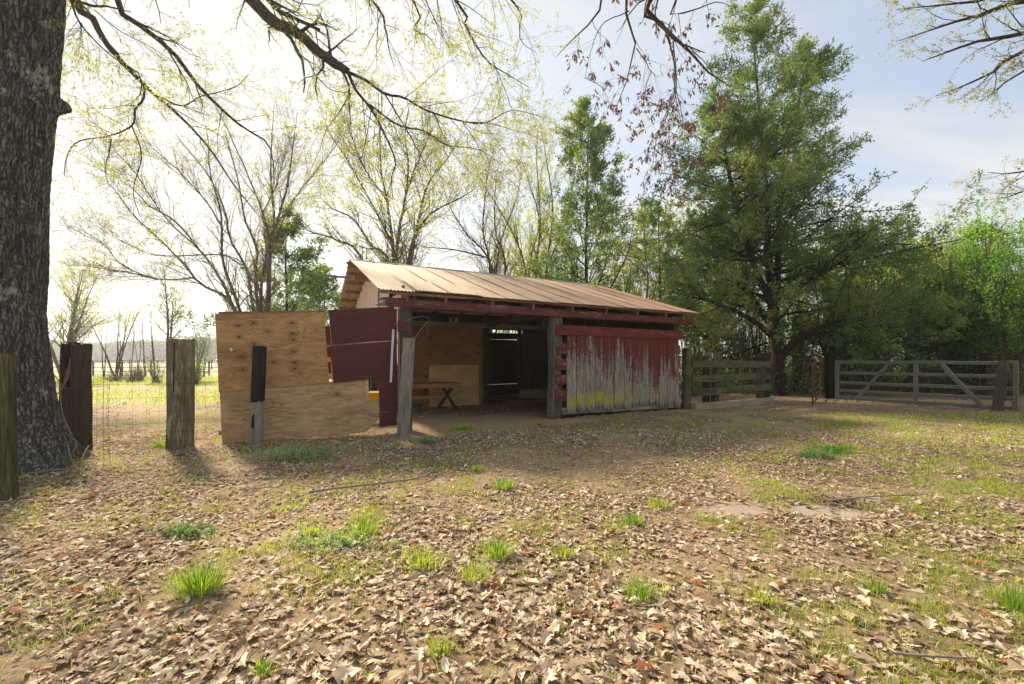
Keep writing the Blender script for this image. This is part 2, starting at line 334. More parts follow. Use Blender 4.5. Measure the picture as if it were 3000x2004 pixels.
def zones(x, y):
    x = np.asarray(x, float); y = np.asarray(y, float)
    n = fbm(x * .9, y * .9, 0, 4, 31); n2 = fbm(x * .35, y * .35, 0, 3, 77)
    k = x / np.maximum(y, .5)
    s, t = tolocal(x, y)
    dirt = np.maximum.reduce([.62 * ell(x, y, .9, 6.0, 1.7, .8), .4 * ell(x, y, -3.6, 6.0, 2.0, .7),
        .9 * (sstep(t, -1.1, -.7) * (1 - sstep(t, 1.2, 1.8)) * sstep(s, -.8, -.2) * (1 - sstep(s, 3.4, 4.2))),
        .6 * ell(x, y, -1.0, 2.3, .5, .25), .55 * ell(x, y, 2.2, 2.2, .6, .22)])
    sand = np.maximum(ell(x, y, 2.05, 3.95, .42, .17), np.maximum(ell(x, y, 2.95, 3.95, .45, .2), .6 * ell(x, y, 3.6, 4.3, .3, .2)))
    dark = ell(x, y, 3.25, 4.25, .45, .22)
    g = .30 + 1.1 * sstep(k, .45, .95) * (1 - .6 * sstep(y, 9, 12)) + .25 * ell(x, y, -1.1, 3.3, 1.3, .9) + .25 * ell(x, y, -.9, 5.0, 1.3, 1.3)
    g = g + .5 * ell(x, y, 2.2, 3.3, 1.9, .45) + .2 * ell(x, y, .5, 2.9, 2, .7)
    g = g * sstep(fbm(x * 1.7, y * 1.7, 0, 4, 31), .30, .60) * sstep(fbm(x * 5.5, y * 5.5, 0, 3, 37), .30, .64)
    field = (1 - sstep(k, -.42, -.3)) * sstep(y, 11.5, 15)
    field = np.maximum(field, sstep(y, 22, 28) * .8)
    track = field * ell(x, y, -16, 20.5, 9, 1.5, .3)
    g = np.clip(np.maximum(g, field * .95 * (1 - .8 * track)) * (1 - sand) * (1 - .6 * dirt), 0, 1)
    leaf = (1 - .72 * dirt) * (1 - .93 * sand) * (1 - .30 * g) * (.38 + .62 * sstep(fbm(x * 1.1 + 9, y * 1.1, 0, 3, 41), .38, .56))
    leaf = leaf * (1 - field * .93) * (1 - .5 * ell(x, y, -4.4, 11, 3, 1.2) * 0)
    leaf = leaf * (1 + .8 * ell(x, y, -2.6, 6.6, 1.4, .7) + .5 * ell(x, y, 1.0, 2.0, 1.8, .5) + .5 * ell(x, y, -4.5, 3.6, 2.2, 1.2))
    inside = (s > .3) & (s < 7.3) & (t > 2.2)
    leaf = np.where(inside, .75 * (1 - sstep(t, 3.8, 4.2) * .7), leaf); g = np.where((s > -.1) & (s < 7.7) & (t > 0) & (t < 7), 0, g)
    return dirt, sand, dark, g, np.clip(leaf, 0, 1.4), track
def build_ground():
    a = np.sinh(np.linspace(-1, 1, 250) * 6.3) / math.sinh(6.3) * 700
    b = np.concatenate([[-60, -20, -6, -2], .5 + np.sinh(np.linspace(0, 1, 250) * 5.2) / math.sinh(5.2) * 900])
    X, Y = np.meshgrid(a, b); Z = gh(X, Y)
    v = np.stack([X, Y, Z], -1).reshape(-1, 3); n, m = X.shape
    i = np.arange(n * m).reshape(n, m)
    q = np.stack([i[:-1, :-1], i[:-1, 1:], i[1:, 1:], i[1:, :-1]], -1).reshape(-1, 4)
    d, s, dk, g, lf, tr = zones(v[:, 0], v[:, 1])
    me = fast_mesh('ground', v, [q], {'dirt': d, 'sand': s, 'dark': dk, 'green': g, 'track': tr, 'leafy': np.clip(lf, 0, 1)}, True)
    m_, nt = newmat('ground_soil'); p = nd(nt, 'ShaderNodeNewGeometry').outputs['Position']
    A = lambda k: nd(nt, 'ShaderNodeAttribute', attribute_name=k).outputs['Fac']
    n1 = noise(nt, p, 2.2, 7, .65); n2 = noise(nt, p, 22, 6, .75); n3 = noise(nt, p, 90, 4, .7)
    col = mx(nt, ss(nt, n1, .35, .65), (.40, .285, .175), (.31, .195, .11))
    col = mx(nt, ss(nt, n2, .42, .62), col, (.22, .155, .085))
    col = mx(nt, ma(nt, 'MULTIPLY', ss(nt, n3, .55, .68), .6), col, (.42, .32, .22))
    col = mx(nt, ma(nt, 'MULTIPLY', A('dirt'), .55), col, (.40, .27, .155))
    sandc = mx(nt, n2, (.50, .41, .33), (.36, .27, .2))
    col = mx(nt, A('sand'), col, sandc)
    col = mx(nt, ma(nt, 'MULTIPLY', A('dark'), ss(nt, n2, .4, .55)), col, (.05, .04, .035))
    gr = mx(nt, n3, (.17, .18, .05), (.40, .38, .13))
    gn = ss(nt, ma(nt, 'ADD', ma(nt, 'MULTIPLY', noise(nt, p, 7, 6, .8), .55), ma(nt, 'MULTIPLY', A('green'), .5)), .42, .60)
    farg = ss(nt, nd(nt, 'ShaderNodeSeparateXYZ', {0: p}).outputs[1], 10.0, 14.0)
    col = mx(nt, ma(nt, 'MULTIPLY', gn, ma(nt, 'ADD', .35, ma(nt, 'MULTIPLY', farg, .5))), col, gr)
    col = mx(nt, A('track'), col, mx(nt, n2, (.42, .30, .22), (.27, .19, .14)))
    col = mx(nt, ma(nt, 'MULTIPLY', ss(nt, A('leafy'), .35, .8), ma(nt, 'SUBTRACT', .8, ma(nt, 'MULTIPLY', n1, .3))), col, mx(nt, ss(nt, n2, .45, .6), (.20, .135, .075), (.07, .048, .028)))
    lf = mx(nt, noise(nt, p, 45, 3, .8), (.44, .32, .22), (.10, .06, .04))
    y = nd(nt, 'ShaderNodeSeparateXYZ', {0: p}).outputs[1]
    far = ss(nt, y, 9.0, 20.0)
    col = mx(nt, ma(nt, 'MULTIPLY', ma(nt, 'MULTIPLY', far, A('leafy')), ss(nt, n3, .3, .5)), col, lf)
    past = ma(nt, 'MULTIPLY', ss(nt, y, 34.0, 48.0), .75)       # dry winter pasture far away
    col = mx(nt, past, col, mx(nt, noise(nt, p, .08, 4), (.30, .24, .17), (.42, .40, .2)))
    finish(nt, col, .95, ma(nt, 'ADD', n2, ma(nt, 'MULTIPLY', n3, .6)), .8, .02)
    return tag(obj('ground', me, m_), kind='structure')
ground = build_ground()

# ---------------------------------------------------------------- tubes and twigs
def tube_arrays(groups):
    """groups: list of (pts (N,n,3), rad (N,n), sides)"""
    V, Q, off = [], [], 0
    for pts, rad, k in groups:
        if not len(pts): continue
        if k <= 4 and pts.shape[1] >= 4:     # fine twigs need few rings
            m = pts.shape[1]; ix = sorted(set(list(range(0, m, 2)) + [m - 1])) if (k == 4 or m > 5) else ([0, 2, m - 1] if m == 5 else [0, 2, 3])
            pts, rad = pts[:, ix], rad[:, ix]
        N, n, _ = pts.shape
        tan = np.empty_like(pts); tan[:, 1:-1] = pts[:, 2:] - pts[:, :-2]; tan[:, 0] = pts[:, 1] - pts[:, 0]; tan[:, -1] = pts[:, -1] - pts[:, -2]
        tan = nrm(tan); ax = np.eye(3)[np.argmin(np.abs(pts[:, -1] - pts[:, 0]), axis=1)][:, None, :]
        a = nrm(np.cross(tan, ax)); b = np.cross(tan, a)
        th = np.arange(k) / k * 2 * math.pi
        ring = a[:, :, None, :] * np.cos(th)[:, None] + b[:, :, None, :] * np.sin(th)[:, None]
        v = pts[:, :, None, :] + ring * rad[:, :, None, None]
        i = np.arange(N * n * k).reshape(N, n, k) + off; j = np.roll(i, -1, axis=2)
        Q.append(np.stack([i[:, :-1], j[:, :-1], j[:, 1:], i[:, 1:]], -1).reshape(-1, 4))
        V.append(v.reshape(-1, 3)); off += N * n * k
    return np.concatenate(V), np.concatenate(Q)
def smooth_line(P, Rr, n, rng=None, jit=0.0):
    P = np.array([tuple(p) for p in P], float); m = len(P); Rr = np.asarray(Rr, float)
    if len(Rr) != m: Rr = np.interp(np.linspace(0, 1, m), np.linspace(0, 1, len(Rr)), Rr)
    d = np.concatenate([[0], np.cumsum(np.linalg.norm(np.diff(P, axis=0), axis=1))]); d /= d[-1]
    E = np.vstack([2 * P[0] - P[1], P, 2 * P[-1] - P[-2]])
    t = np.linspace(0, 1, n); o = np.empty((n, 3))
    for q, tt in enumerate(t):
        i = min(np.searchsorted(d, tt, 'right') - 1, m - 2); w = (tt - d[i]) / max(d[i + 1] - d[i], 1e-9)
        a, b, c_, e = E[i], E[i + 1], E[i + 2], E[i + 3]
        o[q] = .5 * (2 * b + (c_ - a) * w + (2 * a - 5 * b + 4 * c_ - e) * w**2 + (3 * b - a - 3 * c_ + e) * w**3)
    if rng is not None and jit: o[1:] += np.cumsum(rng.normal(0, jit, (n - 1, 3)), axis=0) * .5
    return o, np.interp(t, d, Rr)
def spawn(rng, pts, rad, k, t0, t1, ang, L, rr=.6, n=6, wander=.25, up=0., tip=.25, rmin=.0015, flat=0.):
    N, m, _ = pts.shape; M = N * k
    idx = np.repeat(np.arange(N), k)
    u = (rng.random(M) + np.tile(np.arange(k), N)) / k; t = t0 + (t1 - t0) * u
    f = t * (m - 1); i = np.minimum(f.astype(int), m - 2); w = (f - i)[:, None]
    p = pts[idx, i] * (1 - w) + pts[idx, i + 1] * w
    tan = nrm(pts[idx, i + 1] - pts[idx, i]); r = rad[idx, i] * (1 - w[:, 0]) + rad[idx, i + 1] * w[:, 0]
    rv = rng.normal(size=(M, 3)); rv[:, 2] *= (1 - flat)
    q = nrm(np.cross(tan, rv)) if not flat else nrm(rv - tan * (rv * tan).sum(-1, keepdims=True))
    an = R(ang) * (.7 + .6 * rng.random(M))[:, None]
    d = tan * np.cos(an) + q * np.sin(an)
    plen = np.linalg.norm(np.diff(pts, axis=1), axis=2).sum(1)[idx]
    Lk = (L(t, plen) if callable(L) else plen * L) * (.65 + .7 * rng.random(M))
    out = np.empty((M, n, 3)); out[:, 0] = p; cur = d
    for s in range(1, n):
        cur = nrm(cur + rng.normal(0, wander, (M, 3)) + np.array([0, 0, up])); out[:, s] = out[:, s - 1] + cur * (Lk / (n - 1))[:, None]
    r0 = np.maximum(r * rr, rmin)
    ro = r0[:, None] * np.linspace(1, tip, n)[None]
    return out, np.maximum(ro, rmin * .7)
def leaves(rng, pts, k, size, aspect=.45, spread=.05, t0=.1, droop=0., svar=.5, along=.5):
    N, m, _ = pts.shape; M = int(N * k)
    idx = rng.integers(0, N, M); f = (t0 + (1 - t0) * rng.random(M)) * (m - 1); i = np.minimum(f.astype(int), m - 2); w = (f - i)[:, None]
    p = pts[idx, i] * (1 - w) + pts[idx, i + 1] * w + rng.normal(0, spread, (M, 3))
    tan = nrm(pts[idx, i + 1] - pts[idx, i])
    ax = nrm(tan * along + rng.normal(0, .6, (M, 3)) + np.array([0, 0, -droop]))
    sd = nrm(np.cross(ax, rng.normal(size=(M, 3)))); nn = np.cross(ax, sd)
    s = size * (1 - svar / 2 + svar * rng.random(M))[:, None]
    mid = p + ax * s * .5 + nn * s * .08
    v = np.stack([p, mid + sd * s * aspect * .5, p + ax * s, mid - sd * s * aspect * .5], 1).reshape(-1, 3)
    q = np.arange(M * 4).reshape(M, 4)
    cl = fbm(p[:, 0] * .9, p[:, 1] * .9, p[:, 2] * .9, 2, 3)
    rn = np.clip(rng.random(M) * .65 + (cl - .5) * 1.3 + .18, 0, 1)
    return v, q, np.repeat(rn, 4)
def joinl(ls):
    V, Q, A, off = [], [], [], 0
    for v, q, a in ls: V.append(v); Q.append(q + off); A.append(a); off += len(v)
    return np.concatenate(V), np.concatenate(Q), np.concatenate(A)
def tree_objs(root, wood_groups, leaf_list, bark, leafm, wname='trunk', lname='crown'):
    loc = np.array(root.location)
    if wood_groups:
        v, q = tube_arrays(wood_groups); obj(wname, fast_mesh(wname, v - loc, [q], None, True), bark, root)
    if leaf_list:
        v, q, a = joinl(leaf_list); obj(lname, fast_mesh(lname, v - loc, [q], a), leafm, root)
    return root

# ---------------------------------------------------------------- planks, posts, panels
prng = np.random.default_rng(7)
def place(o, p0, xd, zd):
    x = Vector(xd).normalized(); z = Vector(zd); z = (z - x * z.dot(x)).normalized(); y = z.cross(x)
    o.matrix_local = Matrix(((x.x, y.x, z.x, p0[0]), (x.y, y.y, z.y, p0[1]), (x.z, y.z, z.z, p0[2]), (0, 0, 0, 1)))
def plank_mesh(name, L, W, T, nx=6, ny=3, rag0=0., rag1=0., wob=.003, warp=.0, taper=0.):
    xs = np.linspace(0, L, nx + 1); ys = np.linspace(-.5, .5, ny + 1)
    wv = W * (1 + prng.normal(0, wob / max(W, .01), nx + 1)) ; wp = warp * np.sin(xs / L * math.pi * prng.uniform(.7, 1.6) + prng.uniform(0, 3))
    r0 = np.abs(prng.normal(0, rag0, ny + 1)) if rag0 else np.zeros(ny + 1); r1 = np.abs(prng.normal(0, rag1, ny + 1)) if rag1 else np.zeros(ny + 1)
    v = []
    for i, x in enumerate(xs):
        w = wv[i] * (1 - taper * (i == 0))
        for side in (1, -1):
            for j in (range(ny + 1) if side == 1 else range(ny, -1, -1)):
                xx = x + (r0[j] if i == 0 else 0) - (r1[j] if i == nx else 0)
                v.append((xx, ys[j] * w, side * T / 2 + wp[i]))
    k = 2 * (ny + 1); f = []
    for i in range(nx):
        for j in range(k): f.append((i * k + j, (i + 1) * k + j, (i + 1) * k + (j + 1) % k, i * k + (j + 1) % k))
    for b, rev in ((0, False), (nx * k, True)):
        for j in range(ny):
            q = (b + j, b + j + 1, b + k - 2 - j, b + k - 1 - j); f.append(q if not rev else q[::-1])
    me = bpy.data.meshes.new(name); me.from_pydata(v, [], f); me.update(); return me
def plank(name, p0, p1, W, T, mat, parent=None, up=(0, 0, 1), label=None, **kw):
    p0, p1 = Vector(p0), Vector(p1); o = obj(name, plank_mesh(name, (p1 - p0).length, W, T, **kw), mat, parent)
    place(o, p0, p1 - p0, up)
    if label: o['label'] = label
    return o
def post_mesh(name, L, W, D, n=14, rough=.006, seed=0, top=0.0, k=20, split=0.0, taper=0.):
    """rounded rectangular timber along +x (grain), irregular"""
    th = np.arange(k) / k * 2 * math.pi + .15; c, s = np.cos(th), np.sin(th); e = .28
    cx = np.sign(c) * np.abs(c)**e * W / 2; cy = np.sign(s) * np.abs(s)**e * D / 2
    xs = np.linspace(0, L, n); v = []
    for i, x in enumerate(xs):
        g = 1 + rough / W * 6 * (vnoise(cx * 25 + seed, cy * 25, x * 1.4, seed) - .5)
        g = g - .12 * (np.abs(((th * 3.1 + seed) % 2.1) - 1) < .06) * (split > 0)
        tt = 1 - taper * x / L
        jag = 0 if i < n - 1 else top * (vnoise(cx * 30, cy * 30, 0, seed + 3) - .7)
        v += [(x + (jag[j] if i == n - 1 else 0), cx[j] * g[j] * tt, cy[j] * g[j] * tt) for j in range(k)]
    f = [(i * k + j, i * k + (j + 1) % k, (i + 1) * k + (j + 1) % k, (i + 1) * k + j) for i in range(n - 1) for j in range(k)]
    v.append((L - top * .5, 0, 0)); c0 = len(v) - 1; f += [((n - 1) * k + j, (n - 1) * k + (j + 1) % k, c0) for j in range(k)]
    f.append(tuple(range(k - 1, -1, -1)))
    me = bpy.data.meshes.new(name); me.from_pydata(v, [], f); me.update(); return me
def post(name, base, topp, W, D, mat, parent=None, yaw=0, **kw):
    b, t = Vector(base), Vector(topp); o = obj(name, post_mesh(name, (t - b).length, W, D, **kw), mat, parent)
    place(o, b, t - b, (math.sin(yaw), -math.cos(yaw), 0)); return o
def boxm(name, x0, x1, y0, y1, z0, z1, mat, parent=None):
    v = [(x, y, z) for x in (x0, x1) for y in (y0, y1) for z in (z0, z1)]
    return pyobj(name, v, [(0, 1, 3, 2), (4, 6, 7, 5), (0, 4, 5, 1), (2, 3, 7, 6), (0, 2, 6, 4), (1, 5, 7, 3)], mat, parent)
def wirecurve(name, pts, r, mat, parent=None, sides=5, n=None):
    p, rr = smooth_line(pts, [r, r], n or max(len(pts) * 3, 4))
    base = np.array(parent.location) if parent is not None else np.zeros(3)
    v, q = tube_arrays([(p[None] - base, rr[None], sides)]); return obj(name, fast_mesh(name, v, [q], None, True), mat, parent)

# ================================================================ BARN
barn = empty('open_barn', (BARN[0], BARN[1], 0), TH, 'weathered red open-fronted pole barn with rusty corrugated gable roof', 'barn')
ZE, ZR, ZB, TE, TR, TB = 2.675, 4.127, 3.153, -.355, 3.99, 7.394
S0, S1 = -.569, 7.96
def zroof(t): return ZE + (t - TE) * (ZR - ZE) / (TR - TE) if t <= TR else ZR + (t - TR) * (ZB - ZR) / (TB - TR)
post('post', (0, .02, -.2), (0, .02, 2.41), .25, .24, MT['darkwood'], barn, yaw=0, seed=3, split=1)['label'] = 'dark left corner post behind the leaning tie'
post('post', (3.50, .0, -.2), (3.50, .0, 2.41), .27, .25, MT['midpost'], barn, yaw=.15, seed=5, split=1, rough=.012)['label'] = 'rough dark grey middle post'
post('post', (7.5, .05, -.2), (7.5, .05, 2.41), .2, .2, MT['darkwood'], barn, seed=8)
for s_, t_ in ((.08, 4.05), (.08, 7.1), (7.5, 4.05), (7.5, 7.1), (3.5, 7.1)):
    post('post', (s_, t_, -.2), (s_, t_, zroof(t_) - .25), .16, .16, MT['darkwood'], barn, seed=int(s_ * 7 + t_))
# header beam with a splintered end
hb = plank('header_beam', (-.40, -.17, 2.49), (7.9, -.17, 2.46), .165, .075, MT['beam'], barn, up=(0, -1, 0), nx=24, ny=4, wob=.004, warp=.006)
for a_, b_, L_ in ((2.565, .03, .10), (2.53, .045, .18), (2.49, .02, .07), (2.455, .05, .15), (2.42, .03, .2)):
    plank('splinter', (-.40 - L_, -.17 + prng.uniform(-.01, .01), a_ + prng.uniform(-.015, .005)), (-.36, -.17, a_), b_, .03, MT['oldgrey'], barn, up=(0, -1, 0), nx=4, ny=2, rag0=.03, taper=.7)
plank('header_beam', (.0, .10, 2.49), (7.6, .10, 2.47), .16, .05, MT['darkwood'], barn, up=(0, -1, 0), nx=8)
# rafters front and back
for s_ in (-.02, .75, 1.77, 2.77, 3.83, 4.83, 5.85, 6.86, 7.52):
    dz = .13
    plank('rafter', (s_, -.27, zroof(-.27) - dz), (s_, TR, ZR - dz), .14, .045, MT['rafter'], barn, up=(1, 0, 0), nx=4)
    plank('rafter', (s_, TR + .02, ZR - dz), (s_, TB - .1, ZB - dz + .02), .14, .045, MT['rafter'], barn, up=(1, 0, 0), nx=4)
    if .5 < s_ < 7.2:   # short scab block beside each tail
        plank('scab_block', (s_ + .05, -.13, 2.575), (s_ + .05, -.13, zroof(-.13) - .04), .14, .04, MT['rafter'], barn, up=(1, 0, 0), nx=2)
# purlins, ends show under the rake
for i, t_ in enumerate((-.28, .35, .95, 1.55, 2.15, 2.75, 3.35, 3.85)):
    plank('purlin', (S0 + .04 + prng.uniform(0, .06), t_, zroof(t_) - .032), (S1 - .05, t_, zroof(t_) - .032), .09, .035, MT['rafter'], barn, up=(0, -.317, .948), nx=6)
for t_ in (4.15, 4.75, 5.35, 5.95, 6.6, 7.25):
    plank('purlin', (S0 + .04 + prng.uniform(-.02, .06), t_, zroof(t_) - .032), (S1 - .05, t_, zroof(t_) - .032), .09, .035, MT['rafter'], barn, up=(0, .275, .96), nx=6)
plank('fascia_board', (S0 + .02, -.325, ZE - .03), (1.2, -.325, ZE - .028), .045, .02, MT['rafter'], barn, up=(0, -1, 0), nx=4)
plank('ridge_board', (S0 - .1, TR, ZR - .13), (S1 - .1, TR, ZR - .13), .16, .04, MT['rafter'], barn, up=(0, 1, 0), nx=6, rag0=.03)
plank('broken_purlin', (S0 - 1.0, 4.45, 3.74), (S0 + .3, 4.45, 3.72), .06, .02, MT['oldgrey'], barn, up=(0, -1, .3), nx=6, ny=3, rag0=.22)
plank('plate_beam', (-.5, 3.8, 3.62), (7.7, 3.8, 3.62), .14, .1, MT['rafter'], barn, up=(0, -1, 0), rag0=.03)
# corrugated sheets
def corr_mesh(name, w, L, per=.0677, amp=.0095, ny=5, wave=.004):
    nx = int(round(w / per * 6)); x = np.linspace(0, w, nx + 1); y = np.linspace(0, L, ny + 1)
    X, Yy = np.meshgrid(x, y); Z = amp * np.sin(X / per * 2 * math.pi) + wave * np.sin(Yy * 2.1 + X * 3) + .013 * np.exp(-X / .05) * (.6 + .4 * np.sin(Yy * 5)) + .010 * (1 - X / w)
    i = np.arange((nx + 1) * (ny + 1)).reshape(ny + 1, nx + 1)
    q = np.stack([i[:-1, :-1], i[:-1, 1:], i[1:, 1:], i[1:, :-1]], -1).reshape(-1, 4)
    me = fast_mesh(name, np.stack([X, Yy, Z], -1).reshape(-1, 3), [q], None, True); me.materials.append(MT['roof']); return me
LF = math.hypot(TR - TE, ZR - ZE); LB = math.hypot(TB - TR, ZR - ZB)
wf = (S1 - S0) / 13
mf = [corr_mesh('roof_sheet', wf + .07, LF, wave=w_) for w_ in (.003, .006, -.004)]
mb = corr_mesh('roof_sheet', wf + .07, LB)
for i in range(13):
    o = obj('roof_sheet', mf[i % 3], None, barn); lift = .002
    place(o, (S0 + i * wf, TE - prng.uniform(0, .025), ZE + .006 + lift), (1, prng.uniform(-.004, .004), prng.uniform(-.003, .003)), (0, -(ZR - ZE), TR - TE))
    if i in (1, 2):     # a second course laps the lower edge here
        o = obj('roof_sheet', corr_mesh('roof_sheet', wf + .05, 1.35), None, barn)
        place(o, (S0 + i * wf + .02, TE - .02, ZE + .034), (1, 0, 0), (0, -(ZR - ZE), TR - TE))
    o = obj('roof_sheet', mb, None, barn)
    place(o, (S0 + i * wf, TR, ZR + .006 + lift), (1, 0, 0), (0, ZR - ZB, TB - TR))
MT['cap'] = flat('ridge_cap_metal', (.42, .44, .44), .5, .4, .35, 5)
for i in range(4):
    a_, b_ = S0 - .01 + i * 2.14, S0 + .03 + (i + 1) * 2.14 - (.03 if i == 3 else 0); e_ = .12 - .004 * (i % 2); zz = ZR + .034 + .004 * (i % 2)
    pyobj('ridge_cap', [(a_, TR - e_, zz - e_ * .334), (b_, TR - e_, zz - e_ * .334), (a_, TR, zz), (b_, TR, zz), (a_, TR + e_, zz - e_ * .286), (b_, TR + e_, zz - e_ * .286)],
          [(0, 1, 3, 2), (2, 3, 5, 4)], MT['cap'], barn)
# left gable wall boards
t_ = .12; i = 0
for w_ in (1.22, .60, .30, .22, .20, .24, .22, .26, .22, .24, .22, .26, .24, .22, .25, .24, .26, .24, .22, .25, .24, .22):
    if t_ + w_ > 7.15: break
    tc = t_ + w_ / 2; zt = min(zroof(t_ + .02), zroof(t_ + w_ - .02)) - .09
    plank('gable_board', (-.035 - .004 * (i % 2), tc, 1.3 if i < 12 else .05), (-.035 - .004 * (i % 2), tc, zt), w_ - .008, .018, MT['gable'] if i != 4 else MT['redboard'], barn, up=(-1, 0, 0), nx=8, ny=3, warp=.003)
    t_ += w_; i += 1
plank('corner_trim', (-.03, .03, 2.5), (-.03, .03, 2.86), .06, .05, MT['rafter'], barn, up=(0, -1, 0))
plank('corner_trim', (.16, -.08, 2.575), (.16, -.08, 2.72), .05, .04, MT['rafter'], barn, up=(0, -1, 0))
# right wall, back wall with slits of daylight
t_ = .2
while t_ < 7.1:
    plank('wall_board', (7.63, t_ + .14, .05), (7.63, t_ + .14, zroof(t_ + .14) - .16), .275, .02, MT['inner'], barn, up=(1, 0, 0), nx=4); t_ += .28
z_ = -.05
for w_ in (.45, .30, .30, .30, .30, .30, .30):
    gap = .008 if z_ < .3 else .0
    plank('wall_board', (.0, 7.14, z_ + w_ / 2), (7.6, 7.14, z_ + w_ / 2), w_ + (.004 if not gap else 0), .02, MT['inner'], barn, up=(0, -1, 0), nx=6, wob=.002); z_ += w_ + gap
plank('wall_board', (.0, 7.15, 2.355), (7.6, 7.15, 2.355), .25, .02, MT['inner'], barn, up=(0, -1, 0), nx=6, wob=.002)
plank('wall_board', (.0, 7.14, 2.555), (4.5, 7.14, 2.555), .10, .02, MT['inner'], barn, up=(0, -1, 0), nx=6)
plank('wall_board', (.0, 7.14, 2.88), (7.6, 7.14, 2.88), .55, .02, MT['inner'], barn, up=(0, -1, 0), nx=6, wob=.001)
# partition under the ridge
PT = 4.0
plank('top_plate', (.1, PT - .06, 2.47), (7.5, PT - .06, 2.47), .14, .06, MT['sleeper'], barn, up=(0, -1, 0), nx=10)
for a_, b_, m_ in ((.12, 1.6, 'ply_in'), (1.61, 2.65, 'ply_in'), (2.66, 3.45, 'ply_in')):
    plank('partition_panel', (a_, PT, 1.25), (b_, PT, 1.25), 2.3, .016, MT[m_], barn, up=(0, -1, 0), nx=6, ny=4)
plank('stud', (3.50, PT - .04, .45), (3.50, PT - .04, 2.4), .2, .05, MT['inner'], barn, up=(0, -1, 0))
plank('stud', (3.45, PT - .02, 0), (3.45, PT - .02, .6), .18, .08, MT['darkwood'], barn, up=(0, -1, 0))
plank('stud', (4.72, PT - .04, .3), (4.72, PT - .04, 2.4), .14, .05, MT['inner'], barn, up=(0, -1, 0))
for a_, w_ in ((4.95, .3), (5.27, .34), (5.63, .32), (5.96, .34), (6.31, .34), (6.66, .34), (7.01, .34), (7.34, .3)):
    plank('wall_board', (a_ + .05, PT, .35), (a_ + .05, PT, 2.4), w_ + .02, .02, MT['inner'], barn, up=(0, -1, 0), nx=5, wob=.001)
plank('sill_board', (4.7, PT - .07, .25), (7.5, PT - .07, .25), .3, .04, MT['sleeper'], barn, up=(0, -1, 0))
plank('sill_board', (3.55, PT + .02, .16), (4.7, PT + .02, .2), .12, .06, MT['darkwood'], barn, up=(0, -1, 0))
plank('brace', (2.75, 2.4, 3.3), (2.9, .1, 2.5), .1, .04, MT['inner'], barn, up=(1, 0, 0))
plank('tie_beam', (3.5, .1, 2.5), (3.5, 7.0, 2.5), .15, .05, MT['inner'], barn, up=(1, 0, 0))
plank('tie_beam', (.1, .1, 2.5), (.1, 7.0, 2.5), .15, .05, MT['inner'], barn, up=(1, 0, 0))
# front right bay: rails, header board, siding boards
for z_ in (1.66, 1.29, .93, .55):
    plank('rail', (3.44 + prng.uniform(0, .03), -.125, z_), (7.52, -.125, z_ + .01), .255, .045, MT['beam'], barn, up=(0, -1, 0), nx=8, wob=.008)
plank('rail', (3.62, -.11, .19), (7.52, -.11, .17), .16, .05, MT['oldgrey'], barn, up=(0, -1, 0), nx=8, wob=.01)
plank('header_board', (3.42, -.185, 2.09), (7.57, -.185, 2.075), .225, .035, MT['redboard'], barn, up=(0, -1, 0), nx=14, wob=.004)
def s_of(px, t):
    k = (px - 1500) / F; X0 = BARN[0] - su * t; Y0 = BARN[1] + cu * t
    return (k * Y0 - X0) / (cu - k * su)
ed = [s_of(1500 + x / 3.267, -.17) for x in (523, 618, 706, 796, 879, 977, 1075, 1152, 1216, 1317, 1406, 1481, 1556, 1597)]
lich = [.9, 1.4, 1.1, 1.0, .9, .8, .7, .25, .15, .3, .15, 0, 0]
for i in range(13):
    a_, b_ = ed[i], ed[i + 1]; zb = .10 + prng.uniform(-.03, .07) + (.09 if i in (3, 7, 8, 9) else 0)
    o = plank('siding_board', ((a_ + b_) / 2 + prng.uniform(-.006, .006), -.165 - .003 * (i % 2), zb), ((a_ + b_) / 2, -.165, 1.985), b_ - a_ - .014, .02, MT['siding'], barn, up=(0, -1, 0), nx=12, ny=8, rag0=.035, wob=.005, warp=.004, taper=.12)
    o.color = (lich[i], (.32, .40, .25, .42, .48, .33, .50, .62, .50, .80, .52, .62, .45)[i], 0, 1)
# block, wire loop and metal plate on the left corner post
bl = plank('wood_block', (-.20, -.30, 2.03), (-.02, -.30, 2.03), .2, .16, MT['beam'], barn, up=(0, -1, 0), nx=2)
wl = wirecurve('wire_loop', [(-.08, -.32, 2.12), (.1, -.4, 2.2), (.3, -.42, 2.22), (.36, -.42, 2.17), (.2, -.45, 1.98), (.08, -.45, 1.82), (-.12, -.42, 1.77)], .006, MT['galv'])
wl.parent = barn
# scrap, table, loose panels inside
scr = tag(empty('wood_scrap', (0, 0, 0), 0), 'small pale C-shaped wood scrap lying on the top plate inside the barn', 'wood scrap')
bpt = lambda s, t, z: Vector((BARN[0] + cu * s - su * t, BARN[1] + su * s + cu * t, z))
scr.location = bpt(2.4, PT - .08, 2.545); scr.rotation_euler = (0, 0, TH)
for a in ((-.12, -.09, 0, .13), (-.12, .13, 0, .035), (.06, .13, 0, .14), (-.12, -.05, .11, .14)):
    boxm('scrap_piece', a[0], a[1], -.02, .02, a[2] + (.0 if a[2] else .0), a[3], MT['ply_new'], scr)
tb = empty('work_table', bpt(1.2, 3.1, 0), TH, 'brown wooden trestle table with crossed legs inside the barn', 'table')
for j in range(4): plank('table_plank', (-1.0, -.36 + j * .245, .74), (1.02, -.36 + j * .245, .74), .238, .035, MT['ply_in'], tb, nx=6, wob=.002)
plank('apron', (-1.0, -.46, .68), (1.0, -.46, .68), .08, .025, MT['ply_in'], tb, up=(0, -1, 0))
plank('stretcher', (-.85, .0, .36), (.75, .0, .36), .09, .04, MT['ply_in'], tb, up=(0, -1, 0))
